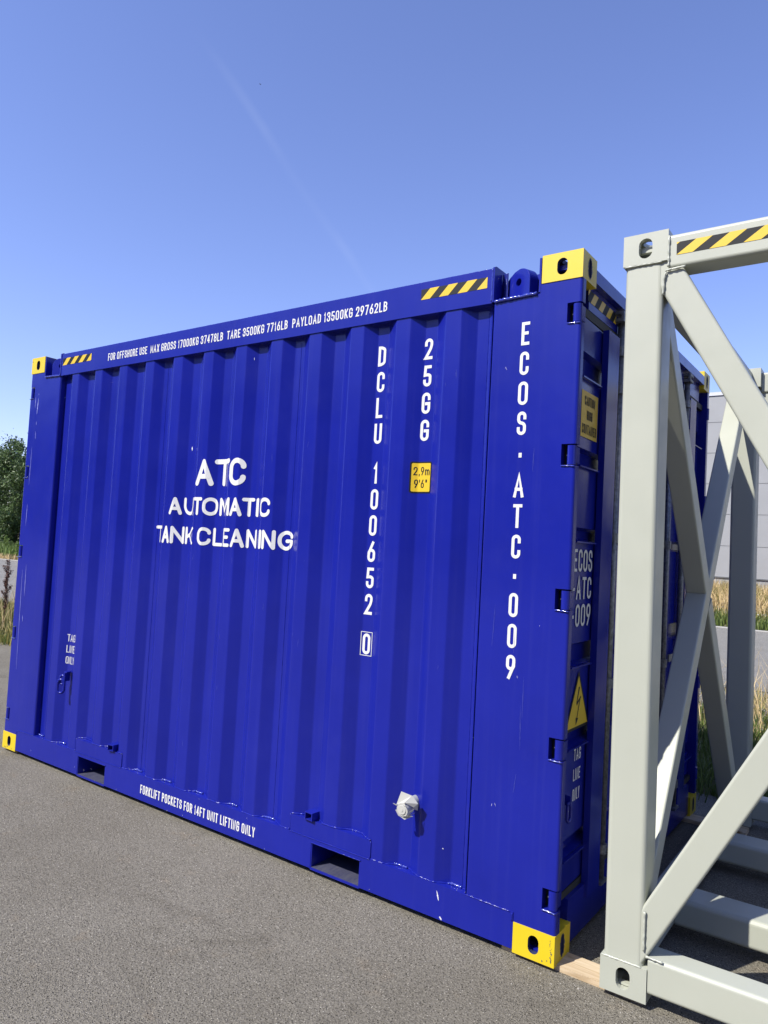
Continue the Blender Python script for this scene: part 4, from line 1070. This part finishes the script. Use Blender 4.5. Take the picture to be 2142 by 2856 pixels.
def tree(x, y, h, rad, seed, label, n=15000):
    t = thing('tree', label, 'tree', (x, y, -0.036), 'trees beyond the road'); rn = random.Random(seed)
    bm = bmesh.new(); P = [(0, 0, 0)]
    for i in range(1, 8): P.append((P[-1][0]+rn.gauss(0, .05), P[-1][1]+rn.gauss(0, .05), h*0.93*i/7))
    tube(bm, P, [0.14*(1-i/8.5) for i in range(8)], 8)
    tips = []
    for k in range(46):
        z0 = h*rn.uniform(.08, .9); a = rn.uniform(0, 2*math.pi); f = z0/h
        env = rad*(0.55+0.75*math.sin(math.pi*min(1, f*0.9+0.12)))*rn.uniform(.5, 1.05)*(1.0 if f < .75 else (1-f)*3.2+.2)
        e = Vector((math.cos(a)*env, math.sin(a)*env, z0+env*rn.uniform(.15, .75)))
        mpt = Vector((math.cos(a)*env*.5, math.sin(a)*env*.5, z0+env*.25)); tube(bm, [(0, 0, z0), mpt, e], [0.03, .02, .006], 4)
        tips.append((Vector((0, 0, z0)), mpt, e))
    obj('trunk', bm, BARK, t)
    def pos(r):
        a, b, c = r.choice(tips); k = r.random()**0.7; p = a.lerp(b, k*2) if k < .5 else b.lerp(c, k*2-1)
        sp = 0.10+0.17*k; return p.x+r.gauss(0, sp), p.y+r.gauss(0, sp), max(0.1, p.z+r.gauss(0, sp)*1.1)
    pyobj('crown', *leaves(n, pos, (0.06, 0.13), seed+1, 0.7), LEAF, t)
tree(-42.6, 19.9, 7.2, 1.9, 41, 'bushy dark green tree with the highest crown right beside the container edge')
tree(-46.0, 20.9, 6.8, 2.1, 42, 'dark green tree with a lower crown at the left edge of the photo')
tree(-44.4, 23.2, 6.9, 2.2, 43, 'dark tree standing behind the gap between the two front trees')
tree(-49.4, 22.6, 7.0, 2.2, 44, 'dark tree beyond the left edge behind the row', 7000)
tree(-39.2, 21.6, 6.6, 2.0, 45, 'dark tree mostly hidden behind the blue container', 7000)
tree(-41.0, 24.6, 6.4, 2.3, 46, 'dark tree in the second row behind the container edge', 7000)
tree(-47.3, 25.8, 6.6, 2.3, 47, 'dark tree in the second row at the left', 7000)
# dock plant at the left edge
dk = thing('dock_plant', 'dark red-brown seeding dock plant standing in the left verge', 'plant', (-10.62, 3.20, -0.036))
bm = bmesh.new(); tube(bm, [(0, 0, 0), (0.01, 0, .5), (0.0, .02, 1.12)], [0.009, .007, .003], 5)
for k in range(8): a = k*2.4; tube(bm, [(0, 0, .35+.08*k), (math.cos(a)*.07, math.sin(a)*.07, .47+.08*k)], 0.004, 4)
obj('stem', bm, DOCK, dk)
def dpos(r):
    z = r.uniform(.34, 1.13); k = r.randrange(8); a = k*2.4
    if r.random() < .5: u = r.random(); return math.cos(a)*.07*u+r.gauss(0, .012), math.sin(a)*.07*u+r.gauss(0, .012), .35+.08*k+.12*u+r.gauss(0, .015)
    return r.gauss(0, .016), r.gauss(0, .016), z
pyobj('seed_head', *leaves(1600, dpos, (0.008, 0.017), 77, 0.9), DOCK, dk)
# distant bird
bd = (Vector((-0.0, 0, 0)))
bm = bmesh.new()
for s in (-1, 1): bm.faces.new([bm.verts.new(v) for v in ((0.05, 0, 0), (-0.06, 0, 0), (-0.10, s*0.42, 0.10), (0.0, s*0.40, 0.10))])
bmesh.ops.create_uvsphere(bm, u_segments=8, v_segments=6, radius=0.07, matrix=Matrix.Diagonal((2.4, 0.9, 0.9, 1)))
b_ = obj('bird', bm, BIRD); tag(b_, 'tiny dark bird far up in the blue sky', 'bird')
ddir = fwd + RR*((726-1071)/2030.6) - UU*((235-1428)/2030.6)
b_.location = CAM+ddir.normalized()*170; b_.rotation_euler = (0.5, 0.3, 0.6)
